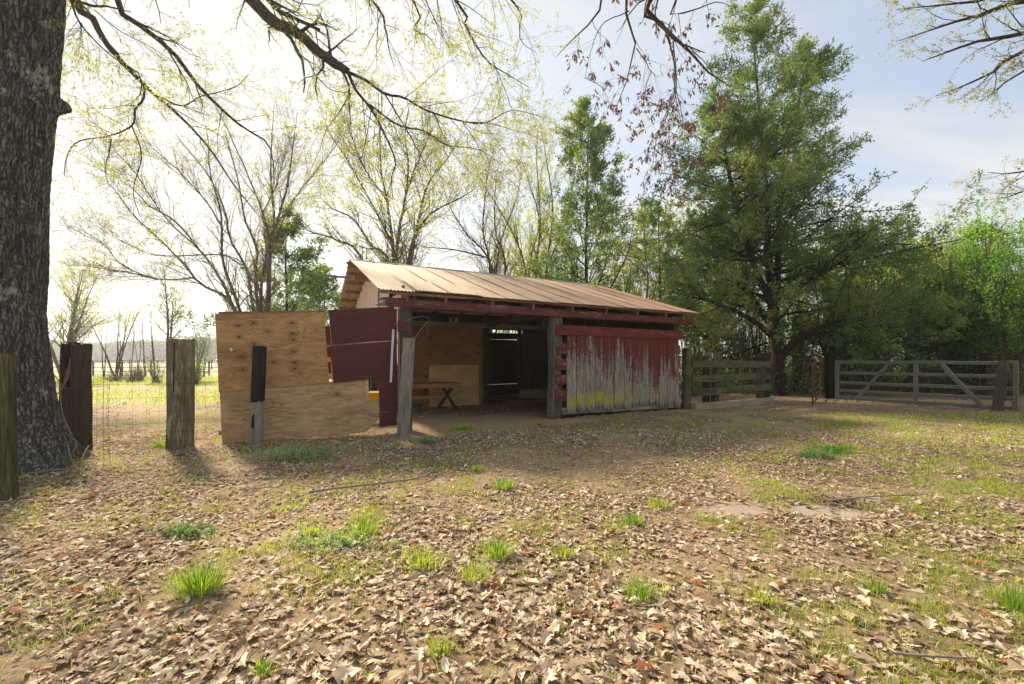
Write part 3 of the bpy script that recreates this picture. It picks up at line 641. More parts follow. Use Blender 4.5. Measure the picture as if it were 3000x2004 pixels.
for sx in (-.8, .72):
    for dx in (-1, 1): plank('leg', (sx + dx * .17, dx * -.3, 0), (sx - dx * .09, dx * .3, .72), .1, .045, MT['brownpost'], tb, up=(1, 0, 0))
for lab, s_, w_, h_, tt, m_ in (('pale plywood sheet leaning upright on the partition behind the table', 1.60, 1.60, 1.24, 3.80, 'ply_new'),
                      ('darker plywood sheet leaning with its ragged edge beside the doorway', 1.45, 1.92, 1.22, 3.9, 'ply_in')):
    lp = empty('plywood_sheet', bpt(s_, tt, 0), TH, lab, 'plywood')
    plank('panel', (0, 0, h_ / 2), (w_, .0, h_ / 2), h_, .015, MT[m_], lp, up=(0, -1, .06), nx=14, ny=3, rag1=.02)
    if m_ == 'ply_new':
        for j in range(7): boxm('edge_notch', -.012, .004, -.012 + .0, .0, 1.2 - j * .09, 1.235 - j * .09, MT['rafter'], lp)

# ================================================================ PLYWOOD GATE
A0 = Vector((-4.89, 7.13, 0)); GA = math.atan2(.97, 2.64)
gate = empty('patchwork_gate', A0, GA, 'patched barn gate of tan plywood and dark red panels', 'gate')
def gp(px, py):
    k = (px - 1500) / F; ca, sa = math.cos(GA), math.sin(GA)
    a = (k * A0.y - A0.x) / (ca - k * sa); Y = A0.y + a * sa
    return a, H - (py - HY) / F * Y
def panel(name, pts, y, T, mat, label=None, parent=None, raw=False):
    p = [q if raw else gp(*q) for q in pts]; n = len(p)
    cx = sum(a for a, _ in p) / n; cz = sum(b for _, b in p) / n
    # edge subdivision for a slightly uneven cut
    e = []
    for i in range(n):
        a, b = p[i], p[(i + 1) % n]; L = math.hypot(b[0] - a[0], b[1] - a[1]); m = max(1, int(L / .15))
        for j in range(m):
            w = j / m; jt = .003 if j else 0
            e.append((a[0] * (1 - w) + b[0] * w + prng.uniform(-jt, jt), a[1] * (1 - w) + b[1] * w + prng.uniform(-jt, jt)))
    n = len(e); v = [(a - cx, b - cz, T / 2) for a, b in e] + [(a - cx, b - cz, -T / 2) for a, b in e]
    f = [tuple(range(n - 1, -1, -1)), tuple(range(n, 2 * n))] + [(i, (i + 1) % n, n + (i + 1) % n, n + i) for i in range(n)]
    o = pyobj(name, v, f, mat, parent or gate); place(o, (cx, y, cz), (1, 0, 0), (0, -1, 0))
    if label: o['label'] = label
    return o
panel('plywood_panel', [(644, 1140), (975, 1118), (1070, 1110), (1074, 1172), (1115, 1170.5), (1117, 1214), (1077, 1263), (985, 1277), (870, 1285), (732, 1297), (652, 1302)], -.010, .016, MT['ply_low'], 'long lower plywood sheet with a cut-off corner')
panel('plywood_panel', [(632, 920), (800, 917), (949, 914.7), (965, 1121), (850, 1131), (643, 1148)], -.030, .016, MT['ply'], 'upper tan plywood sheet with dark knots')
panel('red_panel', [(1108, 1107), (1163, 1100), (1164, 1206), (1112, 1206)], -.028, .016, MT['redply'])
panel('red_panel', [(1111, 1208), (1163, 1208), (1162, 1245), (1111, 1250)], -.026, .016, MT['redply'])
panel('red_panel', [(963, 909.5), (1154.5, 899), (1158, 997.5), (973, 1010)], -.050, .018, MT['redply'])
panel('red_panel', [(967, 1014), (1159.5, 1000), (1163, 1100), (978, 1122)], -.050, .018, MT['redply'])
panel('white_strip', [(1148, 965), (1154.5, 965), (1147, 1120), (1141, 1120)], -.070, .012, MT['white'])
panel('paper_tag', [(674, 1021), (680, 1018.5), (684.5, 1026), (678, 1030)], -.040, .002, MT['paper'])
panel('frame_rail', [(875, 908), (960, 910), (963, 921), (875, 917)], .02, .04, MT['sleeper'])
panel('frame_rail', [(640, 914), (950, 910), (950, 917), (640, 921)], .01, .03, MT['rafter'])
panel('frame_rail', [(940, 1012), (1165, 998), (1165, 1008), (940, 1019)], .02, .04, MT['sleeper'])
panel('frame_rail', [(950, 1047), (985, 1047), (985, 1060), (950, 1060)], .03, .04, MT['ply_new'])
panel('frame_rail', [(955, 1095), (1150, 1085), (1150, 1095), (955, 1112)], .03, .04, MT['ply_new'])
panel('frame_rail', [(1080, 1243), (1165, 1236), (1165, 1246), (1080, 1252)], .02, .04, MT['sleeper'])
panel('frame_rail', [(640, 1262), (1000, 1240), (1000, 1252), (640, 1275)], .03, .04, MT['sleeper'])
panel('frame_stud', [(951, 955), (966, 955), (972, 1100), (962, 1100)], .05, .02, MT['redboard'])
panel('frame_stud', [(968, 1060), (973, 1060), (979, 1118), (973, 1118)], .03, .03, MT['ply_new'])
panel('frame_stud', [(1069, 1110), (1079, 1110), (1081, 1172), (1073, 1172)], .01, .03, MT['ply_new'])
panel('frame_stud', [(650, 925), (675, 925), (680, 1290), (655, 1290)], .03, .04, MT['sleeper'])
panel('frame_stud', [(1140, 905), (1163, 905), (1163, 1244), (1140, 1244)], .02, .04, MT['beam'])
def stamp(body, px, py, size, rot, parent, name='grade_stamp', circ=False):
    a, z = gp(px, py)
    cv = bpy.data.curves.new(name, 'FONT'); cv.body = body; cv.size = size; cv.extrude = .0004; cv.align_x = 'CENTER'; cv.align_y = 'CENTER'
    to = bpy.data.objects.new(name, cv); C.objects.link(to); bpy.context.view_layer.update()
    me = bpy.data.meshes.new_from_object(to); bpy.data.objects.remove(to)
    me.materials.clear(); o = obj(name, me, MT['ink'], parent)
    o.matrix_local = Matrix.Translation((a, -.0195, z)) @ Matrix.Rotation(R(90), 4, 'X') @ Matrix.Rotation(rot, 4, 'Z')
    return o
stamp('APA', 1021, 1169.5, .068, math.pi, gate)
ring = [(math.cos(q / 20 * 2 * math.pi), math.sin(q / 20 * 2 * math.pi)) for q in range(20)]
a_, z_ = gp(961, 1170)
o = pyobj('stamp_ring', [(x * r_, y * r_, 0) for r_ in (.034, .028) for x, y in ring], [(i, (i + 1) % 20, 20 + (i + 1) % 20, 20 + i) for i in range(20)], MT['ink'], gate)
place(o, (a_, -.0192, z_), (1, 0, 0), (0, -1, 0))
# yellow thing glimpsed through the hole
yt = empty('yellow_cart', (*Vector(at(1097, 1150, 9.7))[:2], 0), .3, 'yellow plastic garden cart glimpsed through the hole in the gate', 'cart')
boxm('tray_rim', -.35, .35, -.28, .28, .635, .66, MT['yellow'], yt)
pyobj('tray', [(-.3, -.24, .635), (.3, -.24, .635), (.3, .24, .635), (-.3, .24, .635), (-.2, -.16, .45), (.2, -.16, .45), (.2, .16, .45), (-.2, .16, .45)],
      [(0, 4, 5, 1), (1, 5, 6, 2), (2, 6, 7, 3), (3, 7, 4, 0), (4, 7, 6, 5)], MT['yellow'], yt)
for sx in (-.18, .18):
    for sy in (-.14, .14): boxm('leg', sx - .02, sx + .02, sy - .02, sy + .02, 0, .47, MT['darkwood'], yt)

# ================================================================ LOOSE POSTS
def wpost(name, pxb, pyb, pxt, pyt, W, D, mat, label, yaw=0, dY=0, **kw):
    x, y = gd(pxb, pyb); t = at(pxt, pyt, y + dY)
    r = empty(name, (x, y, 0), 0, label, 'post')
    o = obj('timber', post_mesh('timber', (Vector((t.x, t.y, t.z)) - Vector((x, y, -.15))).length, W, D, **kw), mat, r)
    place(o, (0, 0, -.15), (t.x - x, t.y - y, t.z + .15), (math.sin(yaw), -math.cos(yaw), 0)); return r, o
r, o = wpost('fence_post', 528, 1312, 531, 993, .33, .24, MT['paintpost'], 'thick square fence post with flaking whitish paint', yaw=.35, seed=2, top=.02, split=1, n=24, k=36, rough=.01)
plank('crack', (.018, -.155, .9), (.025, -.15, 1.66), .012, .01, MT['char'], r, up=(0, -1, 0), nx=6)
# dark hollow post: shell built from three walls so the rotten slot is open
r = empty('hollow_post', (*gd(221, 1333), 0), .12, 'dark brown hollow rotten fence post beside the big tree', 'post')
post('timber', (.075, 0, -.15), (.095, .0, 1.63), .155, .2, MT['brownpost'], r, seed=4, top=.03, n=20, k=28, rough=.012)
post('timber', (-.075, .05, -.15), (-.06, .05, 1.66), .16, .06, MT['char'], r, seed=5, top=.05, n=16)
post('timber', (-.145, .0, -.15), (-.125, .0, 1.64), .03, .18, MT['brownpost'], r, seed=6, top=.03, n=16)
post('timber', (-.075, -.02, -.15), (-.075, -.02, 1.0), .15, .15, MT['brownpost'], r, seed=7, top=.12, n=12)
for j in range(5): plank('rotten_sliver', (-.11 + .02 * j, -.06, .98 + .05 * j), (-.10 + .015 * j, -.03, 1.18 + .06 * j), .02, .012, MT['rafter'], r, up=(0, -1, 0), nx=2, taper=.6)
r, o = wpost('charred_post', 748, 1303, 757, 1175, .165, .13, MT['oldgrey'], 'short leaning post with charred black upper half before the plywood gate', yaw=-.1, seed=9, split=1, n=18, k=24)
b0 = gd(748, 1303); t0_ = at(755.5, 1178, b0[1]); t1_ = at(760, 1014, b0[1] + .02)
post('charred_half', (t0_.x - b0[0], 0, t0_.z), (t1_.x - b0[0], .02, t1_.z), .175, .14, MT['char'], r, yaw=-.1, seed=12, n=16, k=24, rough=.008)
plank('scorch_mark', (.0, -.072, .28), (.01, -.073, .52), .03, .006, MT['char'], r, up=(0, -1, 0), nx=4, ny=3, rag0=.03, rag1=.03)
wirecurve('tie_wire', [b_ + Vector((0, 0, 0)) for b_ in (Vector((b0[0] - .22, 6.98, 1.40 - .02)) - Vector((0, 0, .66)), Vector((b0[0] - .1, 6.86, .73)), Vector((b0[0] + .05, 6.84, .71)), Vector((b0[0] + .26, 6.9, .76)), Vector((b0[0] + .3, 6.96, .68)), Vector((b0[0] + .22, 7.0, .6)), Vector((b0[0] - .2, 7.0, .57)))], .004, MT['wire'], r, n=24)
r, o = wpost('leaning_tie', 1180, 1278, 1198, 991, .22, .18, MT['oldgrey'], 'grey split railroad tie leaning against the left barn post', yaw=.28, dY=.12, seed=14, split=1, n=24, k=32, rough=.012, top=.015)
r, o = wpost('fence_post', 20, 1470, 4, 1039, .15, .12, MT['mossy'], 'green mossy fence post at the left edge before the tree', yaw=.1, seed=15, n=20, k=24)
# woven wire fence
wf_ = empty('wire_fence', (*gd(20, 1470), 0), 0, 'sagging woven wire fence strung past the tree and posts', 'fence')
nodes = [Vector((*gd(-60, 1500), 0)), Vector((*gd(24, 1470), 0)), Vector((-4.95, 5.3, 0)), Vector((*gd(232, 1338), 0)), Vector((*gd(520, 1320), 0)), Vector((*gd(640, 1305), 0))]
for h_ in (1.22, 1.02, .82, .62, .44, .28, .14):
    wirecurve('wire', [p + Vector((0, -.09, h_ + prng.uniform(-.03, .03))) for p in nodes], .0015, MT['wire'], wf_, sides=4, n=26)
pl_, _ = smooth_line(nodes, [1, 1], 34)
for p in pl_[1:-1]:
    wirecurve('wire', [(p[0], p[1] - .09, 1.22), (p[0] + prng.uniform(-.02, .02), p[1] - .1, .7), (p[0] + prng.uniform(-.02, .02), p[1] - .09, .12)], .0011, MT['wire'], wf_, sides=3, n=5)

# ================================================================ BOARD FENCE RIGHT OF THE BARN
fa = Vector((*gd(2014, 1201), 0)); fb = Vector((*gd(2253, 1180), 0)); FA = math.atan2(fb.y - fa.y, fb.x - fa.x); FL = (fb - fa).length
bf = empty('board_fence', fa, FA, 'mossy green wooden rail fence between barn and cedar', 'fence')
post('post', (0, .05, -.1), (.05, .05, 1.70), .22, .16, MT['mossy'], bf, seed=21, n=18, rough=.01)
post('post', (1.35, .12, -.1), (1.52, .12, 1.62), .2, .15, MT['mossy'], bf, seed=22, n=14)
post('post', (1.28, .35, -.1), (1.28, .35, 1.52), .16, .16, MT['darkwood'], bf, seed=23)
post('post', (FL - .25, .14, -.1), (FL - .2, .14, 1.28), .2, .18, MT['mossy'], bf, seed=24)
for z0, z1, w_ in ((1.30, 1.24, .21), (.86, .88, .19), (.47, .52, .21)):
    plank('rail', (.12, -.06, z0), (FL + .05, -.02, z1), w_, .06, MT['mossy'], bf, up=(0, -1, 0), nx=12, ny=4, wob=.008, rag1=.02, warp=.006)
plank('sleeper', (.08, -.14, .06), (FL - .05, -.1, .06), .24, .14, MT['sleeper'], bf, up=(0, -1, 0), nx=8, wob=.006)
plank('short_rail', (-.42, .1, .84), (-.05, .1, .84), .1, .05, MT['oldgrey'], bf, up=(0, -1, 0))
post('post', (-.22, .3, -.1), (-.2, .3, 1.5), .16, .16, MT['char'], bf, seed=25)
r, o = wpost('stump_post', 2240, 1172, 2245, 1033, .24, .22, MT['brownpost'], 'tall reddish brown splintered stump post behind the mossy fence', seed=31, top=.2, split=1, k=28)

# ================================================================ METAL GATES
ga, gb = Vector((11.54, 15.0, 0)), Vector((13.84, 11.6, 0)); GA2 = math.atan2(gb.y - ga.y, gb.x - ga.x); GL = (gb - ga).length
mg = empty('metal_gate', ga, GA2, 'long galvanised steel farm gate with two diagonal braces', 'gate')
def channel(name, p0, p1, w, parent, mat, up=(0, -1, 0), t=.03):
    """ribbed sheet-steel rail"""
    p0, p1 = Vector(p0), Vector(p1); L = (p1 - p0).length; k = 11; ys = np.linspace(-.5, .5, k) * w
    zs = t * np.array([0, 1, 1, .35, 1, 1, .35, 1, 1, 1, 0]); v = []; nx = 8
    for i in range(nx + 1):
        sag = .006 * math.sin(i * 1.7)
        for j in range(k): v.append((L * i / nx, ys[j] + sag, zs[j]))
        v += [(L * i / nx, ys[-1] + sag, -.002), (L * i / nx, ys[0] + sag, -.002)]
    K = k + 2; f = [(i * K + j, (i + 1) * K + j, (i + 1) * K + (j + 1) % K, i * K + (j + 1) % K) for i in range(nx) for j in range(K)]
    f += [tuple(range(K)), tuple(range(nx * K + K - 1, nx * K - 1, -1))]
    o = pyobj(name, v, f, mat, parent); place(o, p0, p1 - p0, up); return o
GM = 2.06
for z_ in (1.31, .93, .59, .31, .06):
    channel('rail', (.05, .0, z_), (GL, .0, z_ - .0), .105, mg, MT['galv'])
for x_ in (.0, GM, GL - .02): channel('stile', (x_, -.045, .0), (x_, -.045, 1.38), .11, mg, MT['galv'])
def gl(px, py):
    k = (px - 1500) / F; c, s = math.cos(GA2), math.sin(GA2); a = (k * ga.y - ga.x) / (c - k * s); return a, H - (py - HY) / F * (ga.y + a * s)
a1, z1 = gl(2607, 1062); a2, z2 = gl(2509, 1172); channel('brace', (a2, -.06, z2), (a1, -.06, z1), .09, mg, MT['galv'])
a1, z1 = gl(2758, 1066); a2, z2 = gl(2884, 1196); channel('brace', (a1, -.06, z1), (a2, -.06, z2), .12, mg, MT['galv'])
r, o = wpost('gate_post', 2919, 1203, 2943, 1058, .21, .17, MT['darkwood'], 'dark leaning timber post wired against the galvanised gate', yaw=.3, seed=41, n=18, top=.02)
for h_ in (.35, .75, 1.0): wirecurve('tie_wire', [Vector(r.location) + Vector(p) for p in ((-.1 + .12 * h_, -.13, h_), (.1 + .12 * h_, -.12, h_ - .02), (.22 + .12 * h_, .02, h_ - .05))], .006, MT['wire'], r)
r, o = wpost('gate_post', 2431, 1167, 2431, 1036, .24, .2, MT['char'], 'black square gate post between rusty and galvanised gates', seed=42, n=14)
g2 = empty('end_gate', (13.98, 11.45, 0), GA2, 'galvanised gate end at the right edge', 'gate')
for x_ in (.05,): channel('stile', (x_, -.02, .0), (x_, -.02, 1.36), .1, g2, MT['galv'])
for z_ in (1.31, .93, .59, .31, .06): channel('rail', (.06, .02, z_), (2.2, .02, z_), .105, g2, MT['galv'])
ra, rb = Vector((*gd(2381, 1194), 0)), Vector((11.1, 15.2, 0)); RA = math.atan2(rb.y - ra.y, rb.x - ra.x); RL = (rb - ra).length
rg = empty('tube_gate', ra, RA, 'rusty brown tube gate swung open beside the black post', 'gate')
def rtube(name, pts, r, mat, parent, n=None):
    p, rr = smooth_line(pts, [r, r], n or len(pts) * 2); v, q = tube_arrays([(p[None], rr[None], 8)]); return obj(name, fast_mesh(name, v, [q], None, True), mat, parent)
rtube('frame', [(0, 0, .05), (0, 0, 1.0), (.03, 0, 1.18), (.12, 0, 1.28), (RL * .75, 0, 1.33), (RL, 0, 1.3), (RL, 0, .1)], .024, MT['rust'], rg, 26)
for z_ in (.12, .30, .5, .72, .98): rtube('rail', [(0, 0, z_), (RL, 0, z_ + .02)], .02, MT['rust'], rg)
for x_ in (RL * .4,): rtube('upright', [(x_, .02, .1), (x_, .02, 1.3)], .016, MT['rust'], rg)

# ================================================================ BIG OAK
oak = empty('big_oak_tree', (OAK[0], OAK[1], 0), 0, 'huge foreground oak with lichen-spotted bark and overhanging limbs', 'tree')
def oak_trunk():
    nz, k = 260, 190; z = np.linspace(-.15, 11, nz)[:, None]; th = (np.arange(k) / k * 2 * math.pi)[None]
    rz = .43 + .34 * np.exp(-(z + .0) / .36) + .10 * np.exp(-z / 1.0)
    root = 1 + .28 * np.exp(-z / .5) * np.cos(th * 5 + 1.2) * .5 + .06 * np.exp(-z / .9) * np.cos(3 * th + .4)
    r = rz * root
    X, Y = np.cos(th) * 1.0, np.sin(th) * 1.0
    u = th / (2 * math.pi) * 84
    wob = 3.0 * (fbm(X * 2.5, Y * 2.5, z * 1.2, 3, 11) - .5)
    rid = np.abs(((u + wob * 2.2 + 1.5 * (vnoise(X * 6, Y * 6, z * 5, 12) - .5)) % 1) - .5) * 2      # vertical furrows
    plate = vnoise(X * 14, Y * 14, z * 11, 14)
    r = r + .034 * (np.clip(rid * 1.5, 0, 1)**.6 - .6) * (.55 + .8 * plate) + .016 * (fbm(X * 9, Y * 9, z * 7, 3, 17) - .5) + .05 * (fbm(X * 1.5, Y * 1.5, z * .8, 2, 19) - .5)
    # knot stub on the right, old scar facing the camera
    for (ta, tz, h_, w_) in ((.72, 4.66, .12, .085), (-.75, 4.45, .05, .16), (-.35, 4.3, .035, .2)):
        da = np.angle(np.exp(1j * (th - ta))) * .45
        r = r + h_ * np.exp(-((da**2 + ((z - tz) * (1 if ta > 0 else .8))**2) / w_**2)**(1.9 if ta > 0 else 1))
    lean = np.concatenate([-.02 * z**1.0, .0 * z], 1)
    v = np.stack([r * np.cos(th) + np.interp(z, [0, 1.2, 2, 3.3, 4.7, 5.8, 11], [0, -.03, -.10, -.03, .09, .17, .3]), r * np.sin(th) + 0 * z, z + 0 * th], -1).reshape(-1, 3)
    i = np.arange(nz * k).reshape(nz, k); j = np.roll(i, -1, 1)
    q = np.stack([i[:-1], j[:-1], j[1:], i[1:]], -1).reshape(-1, 4)
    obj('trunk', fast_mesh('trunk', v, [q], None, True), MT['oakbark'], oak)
oak_trunk()
o6 = lambda *p: [(x / 1.742, y / 1.742) for x, y in p]
o7 = lambda *p: [(900 + x / 1.8446, y / 1.8446) for x, y in p]
o8 = lambda *p: [(1900 + x / 1.651, y / 1.651) for x, y in p]
z5 = lambda *p: [(250 + x / 2.851, 400 + y / 2.851) for x, y in p]
def pxline(px, Y0, Y1=None, pre=None):
    Y1 = Y1 or Y0; n = len(px); P = [at(x, y, Y0 + (Y1 - Y0) * i / max(n - 1, 1)) for i, (x, y) in enumerate(px)]
    return ([Vector(p) for p in (pre or [])]) + P
rg_ = np.random.default_rng(11)
otop = (OAK[0] + .1, OAK[1], 8.6)
LIMBS = [ # pixel path, near/far depth, radius start/end, start on trunk
    (o6((380, 0), (470, 80), (520, 180), (600, 290), (740, 430), (800, 490), (940, 610), (1080, 770), (1200, 950), (1330, 1110)), 6.2, 9.5, .075, .012, [otop, (-5.9, 5.6, 7.4)]),
    (o6((738, 432), (730, 510), (690, 560), (675, 640), (560, 700), (400, 730), (340, 810), (330, 900)), 7.4, 7.8, .035, .008, None),
    (o6((675, 645), (720, 800), (680, 980), (730, 1150)), 7.5, 7.8, .02, .005, None),
    (o6((540, 880), (560, 700)), 7.7, 7.6, .01, .014, None),
    (o6((800, 490), (930, 540), (1020, 490), (1180, 450), (1260, 380)), 7.6, 8.0, .025, .006, None),
    (o6((590, 0), (700, 120), (880, 270), (1000, 430), (1100, 530), (1230, 650), (1350, 720), (1390, 800), (1400, 950)), 6.6, 9.5, .065, .010, [otop, (-5.4, 6.0, 7.9)]),
    (o6((360, 0), (420, 130), (540, 260), (650, 340), (760, 400)), 5.8, 6.6, .018, .005, [(-6.0, 5.4, 7.0)]),
    (o6((420, 120), (415, 200)), 6.0, 6.0, .012, .004, None),
    (o6((1280, 0), (1420, 130), (1500, 155), (1640, 280), (1742, 350)) + o7((90, 300), (220, 390)), 6.2, 7.4, .115, .075, [otop, (-4.9, 5.5, 7.8)]),
    (o7((220, 390), (310, 430), (420, 510), (520, 530), (640, 600), (840, 660), (960, 670), (1100, 600), (1280, 640)), 7.4, 8.8, .05, .007, None),
    (o7((840, 660), (1000, 670), (1120, 700), (1260, 745)), 8.2, 8.8, .016, .005, None),
    (o7((220, 390), (260, 480), (345, 600), (400, 700), (470, 870), (450, 960), (460, 1080)), 7.4, 8.0, .05, .008, None),
    (o7((335, 565), (460, 660), (540, 690), (640, 710), (760, 785), (930, 810), (1040, 880)), 7.6, 8.6, .035, .006, None),
    (o7((420, 510), (520, 660), (600, 800), (650, 900), (690, 1000)), 7.8, 8.3, .024, .005, None),
    (o7((690, 620), (740, 750), (790, 840), (860, 930)), 8.0, 8.4, .016, .004, None),
    (o7((840, 660), (920, 780), (1000, 950)), 8.2, 8.5, .014, .004, None),
    (o7((960, 670), (1030, 760), (1110, 870)), 8.3, 8.6, .012, .004, None),
    (o7((345, 600), (320, 740), (290, 860), (250, 960)), 7.7, 7.9, .016, .004, None),
    (o7((240, 500), (170, 600), (100, 700), (60, 820), (0, 950)), 7.5, 7.8, .014, .004, None),
    (o7((470, 870), (520, 940), (640, 1010), (850, 1110)), 8.0, 8.6, .012, .004, None),
    (o7((0, 320), (60, 430), (140, 490), (230, 500)), 7.0, 7.4, .016, .006, None),
    (o6((1370, 0), (1500, 90), (1640, 155)), 6.4, 6.6, .045, .03, [(-4.2, 5.8, 7.6)]),
    (o7((350, 0), (420, 150), (440, 260), (470, 360)), 7.0, 7.3, .03, .006, [(-3.6, 5.8, 8.2)]),
    (o7((575, 0), (575, 150), (650, 190), (700, 260)), 6.4, 6.8, .022, .005, [(-2.9, 5.6, 8.0)]),
    (o7((810, 0), (860, 130), (960, 300), (1050, 370), (1200, 460)), 6.6, 7.6, .03, .006, [(-2.6, 5.6, 8.3)]),
    (o7((1000, 320), (1060, 480), (1110, 620)), 7.2, 7.6, .012, .004, None),
    (o7((1110, 0), (1150, 120), (1160, 220), (1240, 280)), 6.8, 7.2, .018, .004, [(-1.6, 5.8, 8.0)]),
    (o7((640, 0), (700, 120), (760, 240)), 6.0, 6.3, .014, .004, None),
    (o6((480, 50), (620, 160), (760, 230), (900, 330)), 6.6, 7.2, .014, .004, None),
]
lp, lr = [], []
for px, y0, y1, r0, r1, pre in LIMBS:
    P = pxline(px, y0, y1, pre)
    a, b = smooth_line(P, [r0 * (.85 if pre else .6), r1 * .75], 26, rg_, .006); lp.append(a); lr.append(b)
lp = np.array(lp); lr = np.array(lr)
# carry the crown above and behind the frame so that it shades the ground
hp, hr = [], []
for a_, b_, h_ in ((-10, 8, 11), (-8.5, 2, 12), (-4, 1.5, 12), (-3, 8, 13), (-7, 10.5, 12.5), (-10, 4, 13)):
    a, b = smooth_line([(OAK[0] + .1, OAK[1], 8.5), ((OAK[0] + a_) / 2, (OAK[1] + b_) / 2, 9.8), (a_, b_, h_)], [.16, .04], 26, rg_, .05); hp.append(a); hr.append(b)
hp, hr = np.array(hp), np.array(hr)
t1, tr1 = spawn(rg_, lp, lr, 17, .12, 1, 48, lambda t, L: .35 + .75 * (1 - .4 * t), .42, 8, .22, -.02)
t2, tr2 = spawn(rg_, t1, tr1, 5, .15, 1, 42, lambda t, L: .18 + .22 * rg_.random(len(t)), .6, 5, .25, -.03, rmin=.0014)
u1, ur1 = spawn(rg_, hp, hr, 10, .3, 1, 50, lambda t, L: 1.2 + 1.4 * (1 - t), .45, 8, .2, .05)
u2, ur2 = spawn(rg_, u1, ur1, 5, .2, 1, 45, .35, .6, 5, .25, 0)
v, q = tube_arrays([(lp, lr, 9)]); obj('limb', fast_mesh('limb', v - np.array(oak.location), [q], None, True), MT['limb'], oak)
v, q = tube_arrays([(hp, hr, 6), (u1, ur1, 4), (u2, ur2, 3)]); obj('upper_limb', fast_mesh('upper_limb', v - np.array(oak.location), [q], None, True), MT['limb'], oak)
v, q = tube_arrays([(t1, tr1, 4), (t2, tr2, 3)]); obj('twig', fast_mesh('twig', v - np.array(oak.location), [q], None, True), MT['limb'], oak)
L1 = leaves(rg_, t2, 10, .042, .42, .018, .1, .15); L2 = leaves(rg_, t1, 5, .052, .42, .02, .3, .15)
Lh = leaves(rg_, u2, 7, .075, .5, .06, .1, .1)
v, q, a = joinl([L1, L2, Lh]); obj('foliage', fast_mesh('foliage', v - np.array(oak.location), [q], a), MT['budleaf'], oak)
# roots and vines at the foot
vine = empty('dead_vines', (-5.4, 4.9, 0), 0, 'bleached dry vines tangled round the foot of the big oak', 'vines')
for j, pxs in enumerate(([(180, 1200, 5.6), (190, 1270, 5.5), (225, 1300, 5.4), (215, 1340, 5.3), (290, 1350, 5.3)], [(50, 1440, 4.6), (60, 1400, 4.7), (130, 1385, 4.8), (220, 1370, 5.0), (260, 1310, 5.5)],
        [(0, 1425, 4.4), (90, 1440, 4.45), (110, 1430, 4.5)], [(175, 1130, 5.7), (182, 1210, 5.6), (210, 1280, 5.4)], [(200, 1380, 5.1), (250, 1430, 4.6), (265, 1390, 5)], [(195, 1300, 5.4), (220, 1370, 5), (300, 1420, 4.6)],
        [(150, 1090, 5.9), (180, 1130, 5.9), (195, 1143, 6.0)], [(155, 1170, 5.9), (175, 1150, 5.9), (200, 1110, 5.9)])):
    wirecurve('vine', [at(x, max(y, 0), Y) + Vector((0, 0, .02)) for x, y, Y in pxs], .006 + .002 * (j % 2), MT['twig'], vine, sides=5, n=16)

# ================================================================ HANGING DEAD-LEAFED OAK (trunk right of and behind the camera)
ho = empty('dead_leafed_oak', (4.5, -2.6, 0), 0, 'oak with brown dead leaves hanging in from the top of the photo', 'tree')
hrng = np.random.default_rng(23); hb_ = (4.5, -2.6, 8.5); tt_ = (3.6, 1.5, 9.8)
HL = [
    (o7((1850, 0), (1930, 150), (2029, 230)) + o8((270, 330), (400, 420)), 6.5, 7.6, .035, .008, [hb_, tt_, (3.0, 4.8, 7.9)]),
    (o7((1930, 150), (1980, 330), (1980, 500), (1930, 650), (1880, 750)), 6.8, 7.2, .014, .004, None),
    (o7((1975, 400), (1990, 560), (2020, 700)), 6.9, 7.1, .008, .003, None),
    (o7((1700, 0), (1760, 80), (1740, 200), (1780, 260), (1740, 400), (1690, 500), (1650, 620)), 6.4, 6.9, .016, .004, [hb_, tt_, (2.0, 4.8, 7.6)]),
    (o7((1590, 0), (1540, 100), (1460, 170), (1400, 240), (1340, 300)), 6.2, 6.4, .012, .003, [tt_, (1.4, 4.8, 7.5)]),
    (o7((1780, 260), (1860, 380), (1900, 420)), 6.6, 6.8, .008, .003, None),
    (o7((1740, 60), (1600, 130), (1540, 260), (1500, 420)), 6.4, 6.7, .008, .003, None),
    (o7((1860, 380), (1820, 500), (1850, 600)), 6.6, 6.8, .006, .003, None),
    (o7((1500, 420), (1600, 480), (1620, 560)), 6.7, 6.8, .005, .002, None),
    (o8((0, 10), (60, 110), (120, 200), (270, 260)), 6.3, 6.8, .02, .006, [(2.9, 4.6, 7.6)]),
    (o8((120, 200), (130, 400), (110, 520), (60, 680)), 6.6, 7.0, .010, .003, None),
    (o8((130, 420), (160, 560), (150, 680), (100, 800)), 6.7, 7.0, .007, .003, None),
    (o8((130, 20), (200, 60), (330, 20), (400, 40)), 6.3, 6.5, .010, .003, [(3.2, 4.5, 7.4)]),
    (o8((200, 230), (300, 330), (400, 480)), 6.6, 6.9, .008, .003, None),
    (o7((1960, 560), (1900, 700), (1870, 850), (1850, 930)), 7.0, 7.3, .007, .003, None),
    (o8((60, 680), (80, 820), (90, 880)), 7.0, 7.1, .005, .002, None),
]
a = [smooth_line(pxline(px, y0, y1, pre), [r0 * (2.2 if pre else 1), r0, r1] if pre else [r0, r1], 24, hrng, .006) for px, y0, y1, r0, r1, pre in HL]
hlp, hlr = np.array([x[0] for x in a]), np.array([x[1] for x in a])
ht, htr = spawn(hrng, hlp, hlr, 8, .3, 1, 50, lambda t, L: .35 + .35 * hrng.random(len(t)), .45, 8, .18, -.09, rmin=.0015)
ht2, htr2 = spawn(hrng, ht, htr, 2, .2, .9, 40, lambda t, L: .15 + .2 * hrng.random(len(t)), .7, 5, .2, -.1, rmin=.0013)
tk, tkr = smooth_line([(4.5, -2.6, -.2), (4.55, -2.6, 4), hb_, (4.8, -2.2, 12)], [.4, .3, .25, .1], 14)
